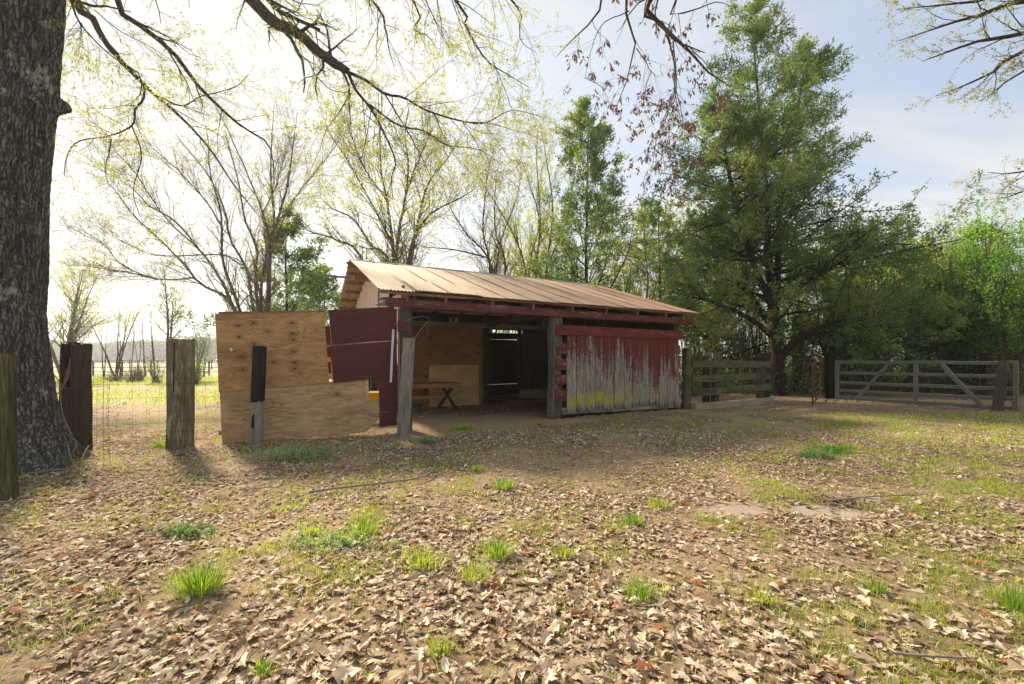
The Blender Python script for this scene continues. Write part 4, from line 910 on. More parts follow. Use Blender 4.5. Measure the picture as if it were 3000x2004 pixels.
v, q = tube_arrays([(tk[None], tkr[None], 14)]); obj('trunk', fast_mesh('trunk', v - np.array(ho.location), [q], None, True), MT['oakbark'], ho)
v, q = tube_arrays([(hlp, hlr, 7), (ht, htr, 4), (ht2, htr2, 3)]); obj('limb', fast_mesh('limb', v - np.array(ho.location), [q], None, True), MT['limb'], ho)
# clusters of curled leaves near the twig tips
sel = ht[hrng.random(len(ht)) < .95]
La = leaves(hrng, sel[:, -3:], 12, .078, .34, .026, .1, 1.1, along=.1); Lb = leaves(hrng, ht2[hrng.random(len(ht2)) < .5][:, -2:], 4, .08, .34, .02, .1, 1.1, along=.1)
v, q, a = joinl([La, Lb]); obj('foliage', fast_mesh('foliage', v - np.array(ho.location), [q], a), MT['deadleaf'], ho)
# spring branches entering at the top right corner
so = empty('right_budding_tree', (12.5, 3.5, 0), 0, 'tree reaching budding branches into the top right corner', 'tree')
sr = np.random.default_rng(29); sb = (12.5, 3.5, 7.5)
SL = [(o8((1816, 0), (1650, 60), (1500, 100), (1350, 150), (1220, 195)), .03, .005), (o8((1816, -60), (1600, 0), (1400, 20), (1180, 40)), .03, .005), (o8((1816, 160), (1600, 200), (1400, 270), (1320, 300)), .03, .005),
      (o8((1816, 240), (1650, 350), (1500, 420), (1370, 465)), .028, .005), (o8((1816, 330), (1700, 420), (1580, 490)), .02, .004), (o8((1900, 820), (1750, 850), (1640, 840)), .02, .004), (o8((1900, 900), (1780, 940), (1660, 960)), .018, .004)]
a = [smooth_line(pxline(px, 7.6, 8.2, [sb, (10.8, 6.0, 6.9 if i < 5 else 4.6)]), [r0 * 2, r0, r1], 26, sr, .01) for i, (px, r0, r1) in enumerate(SL)]
slp, slr = np.array([x[0] for x in a]), np.array([x[1] for x in a])
s1, s1r = spawn(sr, slp, slr, 22, .35, 1, 32, lambda t, L: .3 + .9 * (1 - t) + .2, .42, 8, .16, .02)
s2, s2r = spawn(sr, s1, s1r, 4, .2, 1, 38, lambda t, L: .15 + .25 * sr.random(len(t)), .6, 5, .2, .03, rmin=.0014)
tk, tkr = smooth_line([(12.5, 3.5, -.2), (12.5, 3.5, 4), sb, (12.8, 3.5, 11)], [.25, .2, .16, .06], 12)
tree_objs(so, [(tk[None], tkr[None], 12), (slp, slr, 7), (s1, s1r, 4), (s2, s2r, 3)], [leaves(sr, s2, 18, .042, .4, .02, .1, .1)], MT['limb'], MT['palebud'])

# ================================================================ TREES BEHIND
def fan_tree(name, label, base, Y, stems, r0, k1=12, k2=4, k3=0, L1=1.2, L2=.5, nl=5, ls=.06, bark='greybark', leafm='palebud', seed=1, up=.06, ang=32, spread=1.5, cat='tree', group=None, k4=0):
    rng = np.random.default_rng(seed); bx, by = (base[0] - 1500) / F * Y, Y
    root = empty(name, (bx, by, 0), 0, label, cat, group)
    P = []
    for i, px in enumerate(stems):
        dY = rng.uniform(-spread, spread); n = len(px)
        pts = [Vector((bx + rng.normal(0, .06), by, -.1))] if px[0] is None else []
        q = px[1:] if px[0] is None else px
        pts += [at(x, y, Y + dY * (j / n)) for j, (x, y) in enumerate(q, 1 if px[0] is None else 0)]
        P.append(smooth_line(pts, [r0 * (1 if px[0] is None else .5), r0 * .09], 24, rng, .02))
    p, r = np.array([a[0] for a in P]), np.array([a[1] for a in P])
    a1, b1 = spawn(rng, p, r, k1, .2, .98, ang, lambda t, L: L1 * (1.15 - .6 * t), .42, 8, .12, up)
    a2, b2 = spawn(rng, a1, b1, k2, .2, 1, ang, lambda t, L: L2 * (.6 + .6 * rng.random(len(t))), .5, 5, .16, up, rmin=.0035)
    g = [(p, r, 7), (a1, b1, 4), (a2, b2, 3)]; tips = a2
    if k3:
        a3, b3 = spawn(rng, a2, b2, k3, .2, 1, 35, lambda t, L: L2 * .5 + 0 * t, .6, 4, .2, up, rmin=.002); g.append((a3, b3, 3)); tips = a3
    tree_objs(root, g, [leaves(rng, tips, nl, ls, .45, .03, .0, 0)], MT[bark], MT[leafm])
    return root
N_ = None
fan_tree('multi_stem_tree', 'many-stemmed budding tree fanning out behind the plywood gate', (785, 1090), 15, [
    [N_] + z5((1230, 1400), (1060, 1300), (900, 1180), (860, 1110), (620, 860), (430, 690), (270, 480), (180, 340), (190, 60)),
    [N_] + z5((1220, 1390), (1180, 1280), (1060, 1080), (960, 960), (720, 690), (500, 560), (400, 440), (230, 330), (0, 200)),
    z5((900, 1180), (760, 1200), (580, 1185), (400, 1120), (280, 1040), (180, 900), (0, 770), (-60, 740)),
    z5((580, 1185), (290, 1140), (200, 1140), (0, 1090), (-150, 1080)),
    [N_] + z5((1250, 1350), (1150, 1060), (1150, 780), (1130, 560), (1060, 300), (1040, 0), (1000, -200)),
    [N_] + z5((1380, 1350), (1330, 1080), (1200, 850), (1150, 600), (1000, 300), (800, 50), (650, -150)),
    [N_] + z5((1430, 1250), (1440, 950), (1340, 700), (1290, 400), (1210, 100), (1150, -200)),
    [N_] + z5((1520, 1400), (1530, 900), (1470, 640), (1370, 380), (1200, 0), (1050, -300)),
    [N_] + z5((1540, 1100), (1580, 700), (1550, 300), (1560, 0), (1580, -250)),
    [N_] + z5((1480, 1200), (1640, 600), (1700, 350), (1750, 0), (1780, -200)),
    z5((1600, 850), (1700, 560), (1900, 300), (2060, 100), (2120, -50)),
    z5((1480, 640), (1560, 480), (1640, 220), (1700, 60)),
    z5((960, 960), (840, 840), (640, 650), (420, 300), (250, 100), (120, -100)),
    z5((1150, 780), (1020, 560), (800, 300), (560, 80), (400, -150)),
    z5((1330, 1080), (1100, 990), (620, 1000), (350, 900), (100, 750)),
], .06, 36, 5, 2, 1.25, .44, 2.8, .06, 'greybark', 'palebud', 51, .05, 28)
fan_tree('yellow_budding_tree', 'yellow-green budding tree with pale stems behind the barn ridge', (1150, 1090), 17.5, [
    [N_] + o7((470, 1420), (410, 1230), (370, 1150), (200, 850), (100, 700), (60, 560)), [N_] + o7((470, 1420), (440, 1100), (400, 900), (390, 650), (380, 480)),
    [N_] + o7((480, 1400), (520, 1100), (540, 900), (520, 700), (560, 500)), [N_] + o7((560, 1430), (610, 1150), (660, 980), (760, 860), (860, 700)),
    [N_] + o7((440, 1430), (350, 1330), (250, 1180), (130, 1120), (60, 1050)), [N_] + o7((300, 1430), (150, 1300), (0, 1250), (-60, 1180)),
    [N_] + o7((550, 1400), (650, 1170), (830, 1060), (920, 1000)), o7((440, 1100), (300, 900), (220, 700), (200, 600)), o7((520, 1100), (600, 850), (700, 650)),
], .08, 38, 6, 2, 1.6, .5, 5.5, .075, 'greybark', 'budleaf', 52, .08, 34)
fan_tree('bare_brown_tree', 'mostly bare brown-twigged tree right of the yellow one behind the barn', (1420, 1090), 19, [
    [N_] + o7((1000, 1480), (900, 1380), (700, 1340), (600, 1330)), [N_] + o7((980, 1480), (940, 1250), (960, 950), (1000, 800)), [N_] + o7((1080, 1480), (1030, 1250), (1030, 1000), (1060, 820)),
    [N_] + o7((1000, 1480), (850, 1250), (760, 1100), (720, 950)), [N_] + o7((1020, 1480), (1040, 1300), (1130, 1050), (1150, 900)),
], .06, 40, 6, 2, 1.6, .5, 1.6, .07, 'brownbark', 'palebud', 53, .06, 36)
fan_tree('pale_green_tree', 'thin-stemmed pale green tree between bare tree and narrow cedar', (1580, 1090), 21, [
    [N_] + o7((1180, 1490), (1100, 1250), (950, 1000), (880, 850)), [N_] + o7((1200, 1490), (1250, 1200), (1180, 950), (1120, 780)), [N_] + o7((1240, 1490), (1260, 1200), (1240, 850), (1250, 700)),
    [N_] + o7((1290, 1500), (1330, 1150), (1290, 850), (1270, 720)), [N_] + o7((1290, 1500), (1400, 1200), (1440, 950), (1460, 850)),
], .065, 38, 6, 2, 1.7, .55, 5.0, .08, 'greybark', 'yellowgreen', 54, .08, 32)
fan_tree('pale_sapling', 'slender pale leafless sapling standing before the cedars right of the barn roof', (1885, 1130), 14.5, [
    [N_] + [(1890, 870), (1885, 740), (1878, 640), (1872, 570)], [(1888, 800), (1820, 740), (1790, 700)], [(1886, 730), (1960, 690), (2020, 640)], [(1888, 850), (1990, 790), (2060, 770)], [(1888, 780), (1960, 760), (2030, 720)],
], .045, 8, 3, 0, .7, .3, .8, .05, 'greybark', 'palebud', 55, .03, 50, .5)

def conifer(name, label, x, y, h, w, seed, leafm='cedar', stems=None, k1=46, k2=9, k3=3, nl=13, ls=.13, r0=.2, low=.12, group=None, top=1., ang=72, up=.03, Lf=None, bark='darkbark'):
    rng = np.random.default_rng(seed); root = empty(name, (x, y, 0), 0, label, 'tree', group)
    if stems is None: stems = [[(x, y, -.1), (x + rng.normal(0, .1), y, h * .5), (x, y, h)]]
    a = [smooth_line(s, [r0 / (1 + .5 * i), r0 * .4, .01], 26, rng, .02) for i, s in enumerate(stems)]
    p, r = np.array([q[0] for q in a]), np.array([q[1] for q in a])
    Lf = Lf or (lambda t, L: w * (.10 + .95 * np.clip(1 - t, 0, 1)**.8) * (.55 + .7 * rng.random(len(t))))
    a1, b1 = spawn(rng, p, r, k1, low, .99, ang, Lf, .4, 9, .10, up, flat=.6)
    a2, b2 = spawn(rng, a1, b1, k2, .2, 1, 40, lambda t, L: .25 + L * .28 * (1.2 - t), .5, 6, .14, .02, rmin=.003)
    a3, b3 = spawn(rng, a2, b2, k3, .15, 1, 36, lambda t, L: .12 + L * .35, .5, 4, .15, .04, rmin=.002)
    tree_objs(root, [(p, r, 9), (a1, b1, 4), (a2, b2, 3)], [leaves(rng, a3, nl, ls, .34, .05, .0, -.15, along=.9), leaves(rng, a2, nl * .6, ls, .34, .06, .3, -.15, along=.9)], MT[bark], MT[leafm])
    return root
Yc = 16.5
stA = [at(2286, 1160, Yc)] + [at(*p, Yc) for p in ((2278, 1050), (2262, 980), (2250, 800), (2245, 600), (2230, 400), (2212, 200), (2195, 30))]; stA[0].z = -.1
stB = [at(2282, 1080, Yc), at(2275, 950, Yc), at(2285, 700, Yc + .3), at(2300, 500, Yc + .5), at(2345, 300, Yc + .8), at(2380, 140, Yc + 1)]
stC = [at(2262, 900, Yc), at(2190, 700, Yc - .3), at(2140, 500, Yc - .5), at(2110, 300, Yc - .6)]
def cedarL(t, L):
    r = crng.random(len(t)); return (.30 + 3.9 * np.clip(1 - t, 0, 1)**.66) * (.40 + .8 * r)
crng = np.random.default_rng(5)
bigc = conifer('big_cedar', 'tallest dark red cedar behind the rail fence', stA[0].x, stA[0].y, 15, 3, 61, 'cedar', [stA, stB, stC], 84, 10, 3, 13, .115, .25, .19, Lf=cedarL, ang=80, up=.03)
# its heavy low limbs
lim = [[at(2284, 1045, Yc), at(2330, 1000, 16), at(2420, 955, 15.5), at(2520, 935, 15), at(2660, 900, 14.6)], [at(2284, 1060, Yc), at(2360, 985, 16.4), at(2480, 975, 16.6), at(2640, 985, 17)],
       [at(2262, 985, Yc), at(2200, 930, 16), at(2100, 890, 15.6), at(2010, 870, 15.2)], [at(2255, 950, Yc), at(2180, 850, 17), at(2080, 790, 17.5), at(1990, 740, 18)], [at(2260, 900, Yc), at(2400, 800, 16), at(2560, 730, 15.6), at(2680, 720, 15.4)]]
a = [smooth_line(s, [.13, .07, .02], 24, crng, .03) for s in lim]
p_, r_ = np.array([q[0] for q in a]), np.array([q[1] for q in a])
a1, b1 = spawn(crng, p_, r_, 26, .34, 1, 55, lambda t, L: 1.1 + 1.0 * crng.random(len(t)), .4, 7, .14, .05)
a2, b2 = spawn(crng, a1, b1, 6, .15, 1, 40, lambda t, L: .35 + .3 * crng.random(len(t)), .5, 5, .16, .02, rmin=.003)
v, q = tube_arrays([(p_, r_, 8), (a1, b1, 4), (a2, b2, 3)]); obj('low_limb', fast_mesh('low_limb', v - np.array(bigc.location), [q], None, True), MT['darkbark'], bigc)
v, q, a = leaves(crng, a2, 48, .12, .34, .07, 0, -.1, along=.9); obj('low_foliage', fast_mesh('low_foliage', v - np.array(bigc.location), [q], a), MT['cedar'], bigc)
X = lambda px, Y: (px - 1500) / F * Y
Z = lambda py, Y: H - (py - HY) / F * Y
conifer('narrow_cedar', 'narrow pointed cedar between the pale trees and big cedar', X(1728, 19), 19, Z(310, 19), 3.9, 62, 'cedar', None, 100, 8, 3, 12, .135, .15, .06)
conifer('gate_cedar', 'dark bushy cedar behind the plywood gate', X(830, 17.5), 17.5, Z(640, 17.5), 2.9, 63, 'cedar', None, 36, 8, 3, 13, .14, .14, .25)
conifer('low_cedar', 'low spreading cedar left of the barn gable', X(950, 20), 20, Z(800, 20), 2.6, 64, 'cedar', None, 30, 8, 3, 12, .14, .1, .1)
conifer('shade_cedar', 'very dark cedar filling the space above the rusty gate', X(2480, 20), 20, Z(690, 20), 4.0, 65, 'cedar_dark', None, 50, 9, 3, 15, .17, .2, .1)
conifer('shade_cedar', 'dark cedar above the middle of the galvanised gate', X(2660, 21), 21, Z(740, 21), 4.2, 66, 'cedar_dark', None, 50, 9, 3, 14, .17, .2, .12)
conifer('shade_cedar', 'dark bluish cedar at the right above the leaning gate post', X(2860, 23), 23, Z(680, 23), 3.2, 67, 'cedar_dark', None, 46, 9, 3, 13, .17, .18, .1)
conifer('edge_cedar', 'olive cedar close behind the right end of the barn', X(2090, 21), 21, Z(620, 21), 3.6, 68, 'cedar', None, 50, 9, 3, 13, .16, .18, .1)
conifer('edge_cedar', 'lighter cedar behind the barn roof left of the big cedar', X(1930, 23), 23, Z(590, 23), 3.4, 69, 'cedar', None, 46, 8, 3, 11, .16, .18, .1)

# round-headed leafy trees (pale backdrop right of the ridge, bright shrubs at the right)
def leafy(name, label, px, Y, pytop, w, seed, leafm, bark='brownbark', nst=5, nl=6, ls=.09, group=None, r0=.07, k1=16, k2=5, L1=1.4, L2=.6, lean=.5, low=.0):
    rng = np.random.default_rng(seed); x = X(px, Y); h = Z(pytop, Y)
    root = empty(name, (x, Y, 0), 0, label, 'tree', group); P = []
    for i in range(nst):
        a = rng.uniform(0, 6.28); sp = w * rng.uniform(.3, 1) if nst > 1 else .1; hh = h * rng.uniform(.72, 1)
        P.append(smooth_line([(x + rng.normal(0, .05), Y, -.1), (x + math.cos(a) * sp * .4, Y + math.sin(a) * sp * .4, hh * .45), (x + math.cos(a) * sp, Y + math.sin(a) * sp, hh)], [r0, r0 * .12], 16, rng, .04))
    p, r = np.array([a[0] for a in P]), np.array([a[1] for a in P])
    a1, b1 = spawn(rng, p, r, k1, .25 + low, .99, 42, lambda t, L: L1 * (1.2 - .6 * t), .45, 7, .14, .08)
    a2, b2 = spawn(rng, a1, b1, k2, .2, 1, 38, lambda t, L: L2 * (.6 + .6 * rng.random(len(t))), .5, 5, .18, .05, rmin=.003)
    tree_objs(root, [(p, r, 6), (a1, b1, 4), (a2, b2, 3)], [leaves(rng, a2, nl, ls, .5, .06, 0, 0)], MT[bark], MT[leafm]); return root
leafy('pale_green_tree', 'hazy yellow-green tree behind the barn ridge right end', 1560, 27, 560, 3.2, 71, 'yellowgreen', 'greybark', 7, 13, .11, L1=2.0)
leafy('pale_green_tree', 'rounded pale green tree right of the narrow cedar top', 1840, 27, 520, 2.6, 72, 'yellowgreen', 'greybark', 6, 14, .11, L1=1.8)
leafy('pale_green_tree', 'low yellow-green tree just over the right slope of the roof', 1790, 18, 800, 2.2, 73, 'yellowgreen', 'greybark', 6, 10, .09, L1=1.2)
leafy('bright_green_tree', 'vivid green young tree at the right behind the gate', 2850, 17, 860, 1.6, 74, 'bright', 'brownbark', 8, 13, .075, L1=1.1)
leafy('bright_green_tree', 'vivid green sapling clump at the far right edge', 2960, 15.5, 720, 1.2, 75, 'bright', 'brownbark', 6, 11, .07, L1=.9)
leafy('bright_green_tree', 'bright green bush between dark cedars over the gate', 2740, 19, 880, 1.6, 76, 'bright', 'brownbark', 6, 9, .08, L1=1.1)
leafy('bare_far_tree', 'bare pale tree rising over the dark cedars at the right', 2860, 30, 560, 2.2, 77, 'palebud', 'greybark', 8, .15, .08, L1=2.0, k1=22)
leafy('bare_far_tree', 'budding slender tree at the right frame edge above the gate', 2985, 20, 600, .9, 78, 'yellowgreen', 'brownbark', 4, 2.5, .07, L1=1.0)
for i, (px, Y, tp, w, m_, nl, lab) in enumerate(((1680, 26, 640, 2.6, 'yellowgreen', 12, 'pale tree low behind the narrow cedar'), (1480, 30, 640, 3.0, 'yellowgreen', 9, 'faint pale tree far behind the bare brown tree'), (1960, 27, 560, 2.6, 'yellowgreen', 13, 'olive-yellow tree behind the left edge of the big cedar'),
        (2060, 28, 640, 2.6, 'yellowgreen', 12, 'pale tree glimpsed low through the big cedar'), (1840, 24, 690, 2.6, 'budleaf', 10, 'yellowish tree behind the pale sapling'), (2350, 30, 720, 3, 'yellowgreen', 11, 'pale tree behind the big cedar trunk'),
        (2560, 30, 760, 3, 'yellowgreen', 10, 'pale tree deep behind the dark cedars'), (2930, 28, 740, 2.4, 'yellowgreen', 10, 'pale tree deep behind the right gate end'), (3080, 19, 560, 2, 'bright', 11, 'leafy tree cut by the right frame edge'), (2590, 18.5, 730, 1.6, 'yellowgreen', 9, 'fresh green slender tree over the left half of the galvanised gate'), (2700, 18, 700, 1.5, 'bright', 8, 'fresh green slender tree over the middle of the galvanised gate'), (2800, 18, 640, 1.4, 'yellowgreen', 8, 'tall thin-stemmed green tree over the right half of the galvanised gate'), (2890, 16.5, 620, 1.2, 'bright', 8, 'tall thin bright tree close behind the leaning gate post'), (2440, 19, 800, 1.4, 'yellowgreen', 8, 'fresh thin tree behind the black gate post'), (2780, 26, 700, 2, 'cedar', 12, 'olive tree behind the dark cedars above the gate brace'))):
    leafy('backdrop_tree', lab, px, Y, tp, w, 140 + i, m_, 'brownbark', 7, nl, .11, L1=1.8, k1=18)
# thicket of thin stems behind the gate and fence
def stem_proto(seed, h, leafm, nl, kk=11):
    rng = np.random.default_rng(seed); root = empty('thicket_sapling', (0, 0, 0), 0)
    P = [smooth_line([(rng.normal(0, .05), 0, -.1), (rng.normal(0, .15), rng.normal(0, .15), h * .5), (rng.normal(0, .4), rng.normal(0, .4), h)], [.035, .006], 14, rng, .03) for _ in range(3)]
    p, r = np.array([a[0] for a in P]), np.array([a[1] for a in P])
    a1, b1 = spawn(rng, p, r, kk, .1, 1, 48, lambda t, L: .8 * (1.1 - .5 * t), .45, 6, .2, .05)
    a2, b2 = spawn(rng, a1, b1, 3, .2, 1, 40, .4, .5, 4, .2, 0, rmin=.002)
    tree_objs(root, [(p, r, 5), (a1, b1, 3), (a2, b2, 3)], [leaves(rng, a2, nl, .075, .5, .06, 0, 0)], MT['brownbark'], MT[leafm]); return root
protos = [stem_proto(81, 4.6, 'bright', 8), stem_proto(82, 5.4, 'cedar_dark', 9), stem_proto(83, 3.8, 'yellowgreen', 5), stem_proto(84, 5.0, 'cedar', 6), stem_proto(85, 3.4, 'palebud', 1.0)]
trng = np.random.default_rng(88); used = [False] * 5
for i in range(110):
    if i < 84: px = trng.uniform(2020, 3150); Y = trng.uniform(17.2, 27) if px < 2420 else trng.uniform(16.8, 25)
    else: px = trng.uniform(1980, 2400); Y = trng.uniform(19, 26)
    k = trng.choice(5, p=[.3, .25, .1, .2, .15] if px > 2450 else [.1, .2, .3, .2, .2])
    o = protos[k] if not used[k] else copy_tree(protos[k]); used[k] = True
    o.location = (X(px, Y), Y, 0); o.rotation_euler = (0, 0, trng.uniform(0, 6.28)); s_ = trng.uniform(.75, 1.15); o.scale = (s_, s_, s_)
    tag(o, 'thin-stemmed sapling crowded in the thicket behind the fence and gates', 'sapling', 'saplings in the thicket')
for k in range(5):
    if not used[k]: protos[k].location = (X(2700, 20), 20, 0); tag(protos[k], 'thin-stemmed sapling crowded in the thicket behind the fence and gates', 'sapling', 'saplings in the thicket')
# undergrowth: low leaves and twigs along the wood edge
def undergrowth():
    rng = np.random.default_rng(91); n = 5200
    px = rng.uniform(1990, 3200, n); Y = rng.uniform(16.2, 30, n); x = (px - 1500) / F * Y
    p0 = np.stack([x, Y, np.zeros(n)], -1); d = nrm(np.stack([rng.normal(0, .5, n), rng.normal(0, .5, n), np.full(n, 1.0)], -1)); L = rng.uniform(.3, 2.2, n)**1.0
    t = np.linspace(0, 1, 5); pts = p0[:, None] + d[:, None] * t[None, :, None] * L[:, None, None] + rng.normal(0, .05, (n, 5, 3)); rad = np.tile(np.linspace(.008, .003, 5), (n, 1))
    v, q = tube_arrays([(pts, rad, 3)]); tag(obj('brush_stems', fast_mesh('brush_stems', v, [q]), MT['brownbark']), 'tangled thin brush stems under the wood edge', 'brush', None, 'stuff')
    v, q, a = leaves(rng, pts, 9, .1, .5, .16, 0, 0); tag(obj('undergrowth', fast_mesh('undergrowth', v, [q], a), MT['cedar']), 'low leafy undergrowth along the wood edge', 'undergrowth', None, 'stuff')
undergrowth()
# far left: isolated trees, saplings, shrubs, field fences, tree line
leafy('field_tree', 'hazy spreading tree just right of the big oak trunk', 185, 30, 775, 3.6, 101, 'yellowgreen', 'greybark', 5, 8.0, .10, r0=.13, L1=2.8, k1=26, k2=7)
leafy('field_tree', 'broad-headed slim tree left of the whitish post', 340, 34, 860, 2.4, 102, 'yellowgreen', 'brownbark', 4, 8, .10, r0=.08, L1=1.6, k1=10, low=.3)
leafy('field_tree', 'slender pine-like tree over the whitish post', 500, 30, 800, 1.6, 103, 'cedar', 'brownbark', 2, 9, .10, r0=.12, L1=2.4, k1=26, k2=6, low=.2)
leafy('field_tree', 'thin bare tree between whitish post and gate', 575, 28, 950, 1.0, 104, 'cedar', 'brownbark', 3, 5, .1, r0=.06, L1=1.0, low=.1)
for i, (px, Y, tp) in enumerate(((262, 36, 905), (305, 33, 880), (352, 30, 870), (385, 36, 920), (425, 34, 900), (455, 30, 890), (405, 40, 940), (235, 28, 930), (600, 33, 960))):
    rr_ = leafy('field_sapling', ('bare sapling just right of the hollow post', 'pair-stemmed bare sapling right of the hollow post', 'forked taller sapling midway between the posts', 'thin sapling above the orange scrub', 'thin sapling close left of the whitish post', 'slanting sapling half behind the whitish post', 'small faint sapling behind the orange scrub', 'thin sapling seen just beside the hollow post top', 'bare sapling between the whitish post and the gate')[i], px, Y, tp, .5, 110 + i, 'palebud', 'brownbark', 2, .8, .08, 'bare saplings on the field edge', r0=.045, L1=.9, k1=8, k2=3, low=.2)
    rr_['category'] = 'sapling'
def tagstems(r):
    for c in r.children:
        if c.name.startswith('stems'): c['kind'] = 'stuff'
def shrub(px, Y, h, w, seed, leafm, label, group=None, n=60, nl=9, cat='shrub', name='shrub', ls=.07):
    rng = np.random.default_rng(seed); x = X(px, Y); root = empty(name, (x, Y, 0), 0, label, cat, group)
    d = nrm(np.stack([rng.normal(0, .5 * w, n), rng.normal(0, .5 * w, n), np.full(n, h)], -1)); L = h * rng.uniform(.6, 1.1, n)
    t = np.linspace(0, 1, 5); pts = np.array([x, Y, 0]) + rng.normal(0, w * .12, (n, 1, 3)) * [1, 1, 0] + d[:, None] * t[None, :, None] * L[:, None, None] + np.cumsum(rng.normal(0, .03, (n, 5, 3)), 1)
    tree_objs(root, [(pts, np.tile(np.linspace(.01, .004, 5), (n, 1)), 3)], [leaves(rng, pts, nl, ls, .4, .06, .3, 0)] if nl else None, MT['brownbark'], MT[leafm], 'stems', 'leaves'); tagstems(root); return root
shrub(570, 24, 1.5, .9, 121, 'cedar', 'round dark green bush between the whitish post and gate', nl=30, n=90)
shrub(335, 27, .7, 1.2, 122, 'deadleaf', 'low brown brush heap on the grass beyond the posts', nl=10, cat='brush')
shrub(385, 26, .9, .8, 123, 'deadleaf', 'orange-brown scrub beside the field saplings', nl=8, cat='brush')
shrub(410, 27, 1.2, .8, 124, 'deadleaf', 'reddish twiggy scrub left of the whitish post', nl=8, cat='brush')
shrub(460, 25, 1.6, .9, 125, 'yellowgreen', 'fresh green shrub by the far wire fence', nl=8)
def field_fence(Y, x0, x1, label, h=1.2, step=2.6):
    root = empty('field_fence', (x0, Y, 0), 0, label, 'fence'); n = int((x1 - x0) / step)
    for i in range(n + 1): boxm('post', i * step - .05, i * step + .05, -.05, .05, -.1, h + (.05 if i % 3 else .15), MT['brownbark'], root)
    for z_ in (h - .05, h * .6, h * .25): boxm('rail', 0, n * step, -.075, -.055, z_ - .028, z_ + .028, MT['brownbark'], root)
field_fence(38, -48, -12, 'thin rail fence crossing the far pasture nearer of two')
field_fence(62, -80, -16, 'faint rail fence across the far pasture further of two', 1.3, 4)
def far_wood():
    rng = np.random.default_rng(131); V = []
    n = 30000; x = rng.uniform(-330, 60, n); y = 190 + .12 * np.abs(x) + rng.uniform(0, 14, n)
    top = 7.5 + 5 * fbm(x / 14, y * 0, 0, 3, 44) + 2.0 * vnoise(x / 3.5, y / 20, 0, 45); z = rng.random(n)**.8 * top
    c = np.stack([x, y, z], -1); ax = nrm(rng.normal(size=(n, 3))); sd = nrm(np.cross(ax, rng.normal(size=(n, 3)))); s = rng.uniform(.5, 1.3, n)[:, None]
    v = np.stack([c - ax * s, c + sd * s * .7, c + ax * s, c - sd * s * .7], 1).reshape(-1, 3)
    tag(obj('far_wood', fast_mesh('far_wood', v, [np.arange(n * 4).reshape(n, 4)], np.repeat(rng.random(n), 4)), MT['farwood']), 'distant hazy tree line beyond the pasture', 'wood', None, 'stuff')
far_wood()

# ================================================================ LEAF LITTER, GRASS, TUFTS
HALF = {9: ([0, .12, .25, .36, .5, .62, .76, .88, 1], [.015, .05, .20, .07, .29, .10, .27, .09, .0]), 5: ([0, .28, .5, .75, 1], [.02, .20, .25, .20, 0]), 3: ([0, .48, 1], [.04, .24, .03])}
SHAPES = {9: [HALF[9][1], HALF[9][1], [.012, .03, .10, .15, .19, .20, .16, .09, 0], [.02, .16, .24, .12, .22, .26, .10, .04, .0]], 5: [HALF[5][1], [.02, .13, .18, .12, 0], [.03, .26, .12, .24, .05]], 3: [[.04, .24, .03], [.10, .15, .02], [.02, .20, .12]]}
def leaf_arrays(rng, x, y, z, size, res, lift=.0):
    xs, ws = (np.array(q) for q in HALF[res]); n = len(x); m = len(xs)
    ax = rng.uniform(0, 2 * math.pi, n); curl = rng.normal(.0, .6, n); fold = rng.uniform(-.45, .8, n); tilt = rng.normal(0, .17, n); roll = rng.normal(0, .24, n)
    sh = np.array(SHAPES[res]); ws = sh[rng.integers(0, len(sh), n)]
    w = ws * rng.uniform(.75, 1.25, (n, 1)) * (1 + rng.normal(0, .22, (n, m))); w2 = ws * rng.uniform(.75, 1.25, (n, 1)) * (1 + rng.normal(0, .22, (n, m)))
    lx = np.repeat((xs - .5)[None], n, 0); cz = curl[:, None] * (lx**2 - .08) ; tw = rng.normal(0, .5, n)[:, None] * lx
    P = []
    for sgn, ww in ((0, w * 0), (1, w), (-1, w2)):
        yy = sgn * ww; zz = cz + fold[:, None] * np.abs(yy) * .9 + tw * yy
        P.append(np.stack([lx + np.abs(yy) * .38 * (1 if sgn else 0), yy, zz], -1))
    L = np.concatenate([P[0], P[1], P[2]], 1) * size[:, None, None]
    ct, st, cr, sr_ = np.cos(tilt), np.sin(tilt), np.cos(roll), np.sin(roll)
    X_, Y_, Z_ = L[..., 0], L[..., 1], L[..., 2]
    X2, Z2 = X_ * ct[:, None] - Z_ * st[:, None], X_ * st[:, None] + Z_ * ct[:, None]
    Y3, Z3 = Y_ * cr[:, None] - Z2 * sr_[:, None], Y_ * sr_[:, None] + Z2 * cr[:, None]
    ca, sa = np.cos(ax)[:, None], np.sin(ax)[:, None]
    Z3 = Z3 - Z3.min(1, keepdims=True) * .75
    v = np.stack([x[:, None] + X2 * ca - Y3 * sa, y[:, None] + X2 * sa + Y3 * ca, z[:, None] + Z3 + lift], -1)
    j = np.arange(m - 1)
    f = np.concatenate([np.stack([j, j + 1, m + j + 1, m + j], -1), np.stack([j, 2 * m + j, 2 * m + j + 1, j + 1], -1)])
    q = (f[None] + (np.arange(n) * 3 * m)[:, None, None]).reshape(-1, 4)
    return v, q
def sample_ground(rng, n, y0, y1, kx, fn, margin=.3):
    Y = np.sqrt(rng.uniform(y0**2, y1**2, n)); x = rng.uniform(-1, 1, n) * (kx * Y + margin)
    d = fn(x, Y); k = rng.random(n) < d; return x[k], Y[k]
lrng = np.random.default_rng(201)
leafd = lambda x, y: zones(x, y)[4] / 1.4
VV, QQ, RR, off = [], [], [], 0
big = None
def behind(x, y): # keep leaves out of trunks
    return (np.hypot(x - OAK[0], y - OAK[1]) > .75)
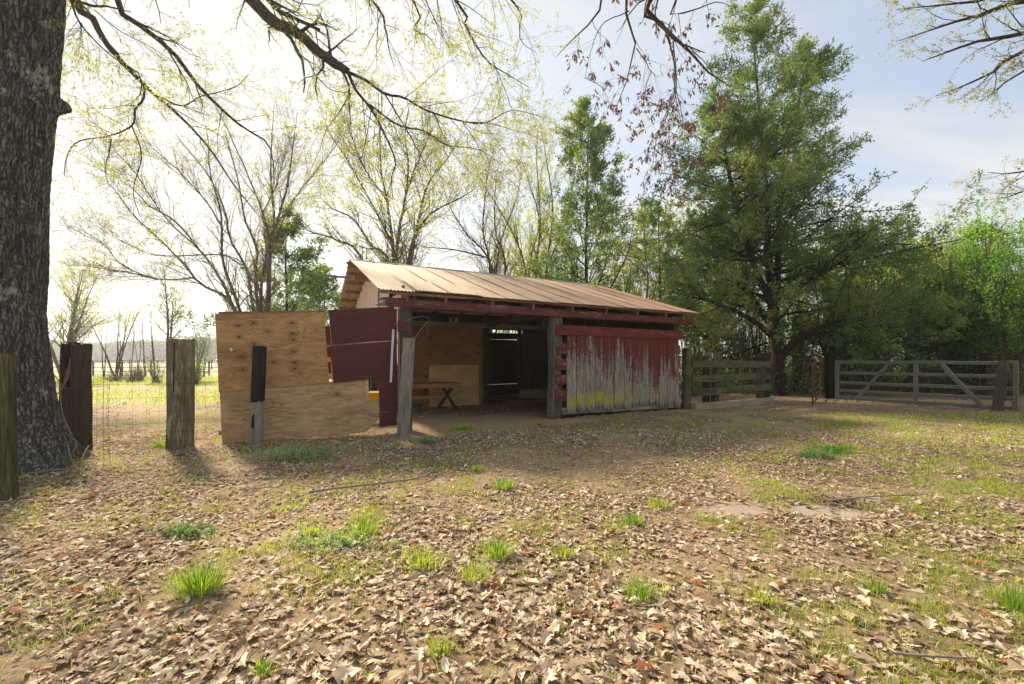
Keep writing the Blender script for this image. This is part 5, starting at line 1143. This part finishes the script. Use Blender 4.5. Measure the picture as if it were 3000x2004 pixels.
for (y0, y1, n, res, smin, smax) in ((1.2, 2.7, 16000, 9, .022, .088), (2.7, 4.5, 33000, 5, .024, .085), (4.5, 8.5, 84000, 3, .028, .08), (8.5, 24, 60000, 3, .045, .09)):
    x, y = sample_ground(lrng, n, y0, y1, 1.26, leafd); k = behind(x, y); x, y = x[k], y[k]
    size = (smin + (smax - smin) * lrng.random(len(x))**1.7) * (.8 + .4 * lrng.random(len(x)))
    rn = np.clip(lrng.beta(2.6, 2.2, len(x)) + (lrng.random(len(x)) > .975) * .6, 0, 1)
    dkz = zones(x, y)[2]; rn = np.where(lrng.random(len(x)) < dkz * .8, rn * .15, rn)
    z = gh(x, y) + lrng.uniform(0, .012, len(x))
    if res == 9:        # the 290 nearest, largest leaves become pieces of their own
        size *= 1.08; order = np.argsort(y / size); sel = order[:290]
        v, q = leaf_arrays(lrng, x[sel], y[sel], z[sel] + .012, size[sel] * 1.12, 9); fq = q[:16]
        for i in range(len(sel)):
            c = np.array([x[sel[i]], y[sel[i]], z[sel[i]]])
            lo = obj('fallen_leaf', fast_mesh('fallen_leaf', v[i] - c, [fq], np.full(27, rn[sel[i]])), MT['litter'], ground); lo.location = c
        kk = np.ones(len(x), bool); kk[sel] = False; x, y, z, size, rn = x[kk], y[kk], z[kk], size[kk], rn[kk]
    v, q = leaf_arrays(lrng, x, y, z, size, res)
    VV.append(v.reshape(-1, 3)); QQ.append(q + off); off += v.shape[0] * v.shape[1]; RR.append(np.repeat(rn, v.shape[1]))
tag(obj('leaf_litter', fast_mesh('leaf_litter', np.concatenate(VV), [np.concatenate(QQ)], np.concatenate(RR)), MT['litter']), 'dry tan oak leaves littering the yard', 'leaf litter', None, 'stuff')

def blade_arrays(rng, x, y, z, h, w, lean=.45, spread=None, dirs=None):
    n = len(x); a = rng.uniform(0, 6.28, n) if dirs is None else dirs; l = rng.uniform(.1, 1, n) * lean; t = np.array([0, .58, 1.0]); wt = np.array([.8, 1, .0])
    cx = x[:, None] + np.cos(a)[:, None] * (l * h)[:, None] * t**1.7; cy = y[:, None] + np.sin(a)[:, None] * (l * h)[:, None] * t**1.7
    cz = z[:, None] + h[:, None] * t * (1 - .35 * l[:, None] * t)
    b = a + math.pi / 2 + rng.normal(0, .6, n); dx, dy = np.cos(b)[:, None] * (w * .5)[:, None] * wt, np.sin(b)[:, None] * (w * .5)[:, None] * wt
    v = np.concatenate([np.stack([cx - dx, cy - dy, cz], -1)[:, :2], np.stack([cx + dx, cy + dy, cz], -1)[:, :2], np.stack([cx, cy, cz], -1)[:, 2:]], 1)
    i = (np.arange(n) * 5)[:, None]; q = i + np.array([[0, 2, 3, 1]]); tr = i + np.array([[1, 3, 4]])
    return v.reshape(-1, 3), q, tr
grng = np.random.default_rng(301)
VV, Q1, Q2, RR, off = [], [], [], [], 0
for (y0, y1, n, hm, wm, per) in ((1.3, 5, 60000, .042, .0032, 4), (5, 11, 60000, .052, .006, 4), (11, 34, 15000, .13, .015, 5)):
    dens = (lambda x, y: np.clip(zones(x, y)[3] * (1.5 + 1.3 * sstep(x / y, .4, .8)), 0, 1) * sstep(fbm(x * 8, y * 8, 0, 2, 61), .36, .60)) if y0 < 10 else (lambda x, y: zones(x, y)[3] * (x / y < .1))
    x, y = sample_ground(grng, n, y0, y1, 1.26, dens); x = np.repeat(x, per); y = np.repeat(y, per); m = len(x)
    sp = np.abs(grng.normal(.02, .05, m)) * (1 if y0 < 10 else 3); x = x + grng.normal(0, 1, m) * sp; y = y + grng.normal(0, 1, m) * sp
    v, q, t = blade_arrays(grng, x, y, gh(x, y), hm * grng.uniform(.5, 1.5, m), wm * grng.uniform(.7, 1.4, m), 1.0)
    VV.append(v); Q1.append(q + off); Q2.append(t + off); off += len(v); RR.append(np.repeat(grng.random(m), 5))
tag(obj('grass', fast_mesh('grass', np.concatenate(VV), [np.concatenate(Q1), np.concatenate(Q2)], np.concatenate(RR)), MT['grass']), 'short yellow-green grass sprouting among the leaves', 'grass', None, 'stuff')
TUFTS = [(585, 1745, .17, .13, 330, 'lushgrass', 'largest lush green grass tuft, front left among brown leaves'), (1060, 1570, .11, .16, 200, 'lushgrass', 'wide bright tuft left of centre'),
    (1475, 1430, .12, .12, 200, 'lushgrass', 'dark rounded tuft in the middle of the yard'), (1457, 1635, .12, .12, 180, 'lushgrass', 'upright bright tuft right below the middle one'),
    (920, 1570, .09, .10, 110, 'grass', 'small tuft beside the wide bright one'), (1395, 1380, .09, .12, 120, 'lushgrass', 'small tuft just above the middle one'),
    (1235, 1660, .10, .22, 240, 'grass', 'wide pale yellow-green tuft at the centre'), (1390, 1700, .09, .12, 120, 'grass', 'tuft beside the upright bright tuft'), (1650, 1635, .09, .08, 90, 'grass', 'small yellowish tuft right of centre'),
    (1930, 1490, .10, .14, 140, 'grass', 'pale tuft before the sandy patch'), (1855, 1540, .09, .12, 110, 'lushgrass', 'green tuft left below the sandy patch'), (1880, 1750, .10, .14, 160, 'lushgrass', 'double dark tuft in the right foreground'),
    (2230, 1775, .08, .08, 90, 'grass', 'isolated tuft in the right foreground leaves'), (1290, 1925, .08, .08, 90, 'grass', 'small tuft near the bottom centre'), (775, 1975, .05, .06, 80, 'lushgrass', 'tiny tuft at the bottom left'),
    (2570, 1745, .08, .08, 90, 'lushgrass', 'bright tuft beside a broad green leaf at right'), (470, 1310, .13, .13, 130, 'lushgrass', 'yellow-green tuft at the foot of the whitish post'), (1360, 1262, .12, .3, 200, 'lushgrass', 'green strip tuft before the barn opening'),
    (2970, 1780, .11, .14, 200, 'lushgrass', 'deep green clump at the right edge'), (1580, 1250, .1, .15, 120, 'lushgrass', 'sparse weeds at the foot of the middle barn post')]
for (px, py, h_, rad_, n, m_, lab) in TUFTS:
    n = int(n * 1.5)
    x0, y0 = gd(px, py); a = grng.uniform(0, 6.28, n); rr_ = rad_ * .95 * grng.random(n)**.9 * (.6 + .6 * vnoise(np.cos(a) * 2 + px, np.sin(a) * 2, 0, 9)); x = rr_ * np.cos(a); y = rr_ * np.sin(a) * .8
    z0 = float(gh(x0, y0)); r = empty('grass_tuft', (x0, y0, z0), 0, lab, 'grass tuft')
    v, q, t = blade_arrays(grng, x, y, np.zeros(n), h_ * grng.uniform(.35, 1.3, n), grng.uniform(.0022, .0042, n) * (1 + y0 / 12), .9, dirs=a + grng.normal(0, .4, n))
    obj('blades', fast_mesh('blades', v, [q, t], np.repeat(np.clip(grng.random(n) * .7 + .3 * rr_ / rad_ * 1.6, 0, 1), 5)), MT[m_], r)
def weed(px, py, h, w, n, seed, label, leafm='weed', ls=.03):
    rng = np.random.default_rng(seed); x, Y = gd(px, py); root = empty('weed_patch', (x, Y, 0), 0, label, 'weeds')
    p0 = np.stack([x + rng.normal(0, w * .5, n), Y + rng.normal(0, w * .22, n), np.zeros(n)], -1); d = nrm(np.stack([rng.normal(0, .35, n), rng.normal(0, .35, n), np.ones(n)], -1))
    t = np.linspace(0, 1, 5); pts = p0[:, None] + d[:, None] * t[None, :, None] * (h * rng.uniform(.4, 1.1, n))[:, None, None]
    tree_objs(root, [(pts, np.full((n, 5), .0018), 3)], [leaves(rng, pts, 16, ls, .45, .012, .05, -.2)], MT[leafm], MT[leafm], 'stems', 'leaves'); tagstems(root)
weed(880, 1345, .20, .62, 170, 401, 'large grey-green weed patch before the plywood gate')
weed(985, 1600, .10, .35, 60, 402, 'pale weeds left of the centre tufts')
weed(2390, 1340, .10, .3, 60, 403, 'low grey-green weeds right of the bare soil')
weed(1245, 1300, .09, .2, 50, 404, 'small grey-green rosette before the leaning tie')
weed(545, 1570, .08, .18, 40, 405, 'pale weeds behind the largest tuft')
weed(2440, 1325, .1, .3, 60, 406, 'dark green low plant right of the bare soil', 'bright')
weed(1945, 1205, .55, .12, 14, 407, 'spindly green weed growing against the peeling siding', 'weed', .05)
# sticks, stump, stones
def stick(label, pts, r, name='fallen_branch', side=True):
    P = []
    for px, py in pts:
        x, y = gd(px, py); P.append((x, y, float(gh(x, y)) + .05))
    root = empty(name, P[0], 0, label, 'branch'); p, rr_ = smooth_line(P, [r, r * .45], 26, lrng, .003)
    t, tr = spawn(lrng, p[None], rr_[None], 4 if side else 0, .3, .9, 40, .25, .6, 5, .15, 0) if side else (np.zeros((0, 2, 3)), np.zeros((0, 2)))
    if side: t[..., 2] = np.maximum(t[..., 2], P[0][2])
    tree_objs(root, [(p[None], rr_[None], 6)] + ([(t, tr, 4)] if side else []), None, MT['twig'], None, 'stick')
stick('long curved fallen branch across the middle of the yard', [(905, 1455), (1000, 1440), (1130, 1425), (1240, 1408), (1275, 1370), (1262, 1335), (1225, 1315)], .013)
stick('thin dark twig left of the curved branch', [(700, 1450), (800, 1445), (880, 1462)], .006)
stick('thin stick right of the sandy patch', [(2420, 1478), (2560, 1465), (2720, 1460)], .009)
stick('short stick on leaves left of the curved branch end', [(1230, 1500), (1300, 1505), (1365, 1507)], .006)
stick('thin grey stick at the bottom right corner', [(2620, 1960), (2730, 1970), (2860, 1975)], .008, side=False)
stick('upright-leaning pale twig in the front left leaves', [(195, 1900), (190, 1850), (198, 1805)], .004, side=False)
stick('thin dark twig on the front left leaves', [(130, 1680), (220, 1640), (370, 1620)], .004, side=False)
stick('thin twig on the bare soil by the barn', [(1720, 1380), (1800, 1385), (1870, 1395)], .005, side=False)
stick('dry stick in the leaves before the big oak', [(330, 1335), (390, 1352), (440, 1360)], .007)
st = empty('rotten_stump', (*gd(1652, 1335), 0), 0, 'tiny dark rotten stump on the bare soil', 'stump')
for a_ in range(7): post('shard', (.045 * math.cos(a_ * .9), .04 * math.sin(a_ * .9), -.05), (.05 * math.cos(a_ * .9), .045 * math.sin(a_ * .9), .03 + .012 * (a_ * 3 % 5)), .055, .05, MT['oldgrey'], st, n=4, k=8, seed=a_, top=.02)
for i, (px, py, s_, lab) in enumerate(((1608, 1700, .028, 'small grey stone among leaves at the centre'), (530, 1338, .06, 'dark flat stone in the shadow of the whitish post'), (2370, 1485, .03, 'dark small clod on the sandy patch'))):
    x0, y0 = gd(px, py); th = np.linspace(0, 2 * math.pi, 11)[:-1]; v = []
    for j, (rr_, zz) in enumerate(((.7, 0), (1, .3), (.8, .65), (.35, .85))): v += [(s_ * rr_ * math.cos(a) * (1 + .2 * math.sin(a * 3 + i)), s_ * rr_ * .7 * math.sin(a), s_ * zz * .6) for a in th]
    f = [(j * 10 + k, j * 10 + (k + 1) % 10, (j + 1) * 10 + (k + 1) % 10, (j + 1) * 10 + k) for j in range(3) for k in range(10)] + [tuple(range(30, 40))]
    o = pyobj('stone', v, f, MT['galv'] if i == 0 else MT['darkwood'], None, True); o.location = (x0, y0, float(gh(x0, y0)) + .005); tag(o, lab, 'stone')

# ================================================================ AIR
hm, hnt = newmat('haze_air'); hv = nd(hnt, 'ShaderNodeVolumePrincipled', {'Color': (.93, .95, 1, 1), 'Density': .0008, 'Anisotropy': .5})
hnt.links.new(hv.outputs[0], nd(hnt, 'ShaderNodeOutputMaterial').inputs['Volume'])
tag(boxm('haze', -760, 760, -90, 960, -1.5, 24, hm), 'thin pale haze over yard and pasture', 'haze', None, 'stuff')
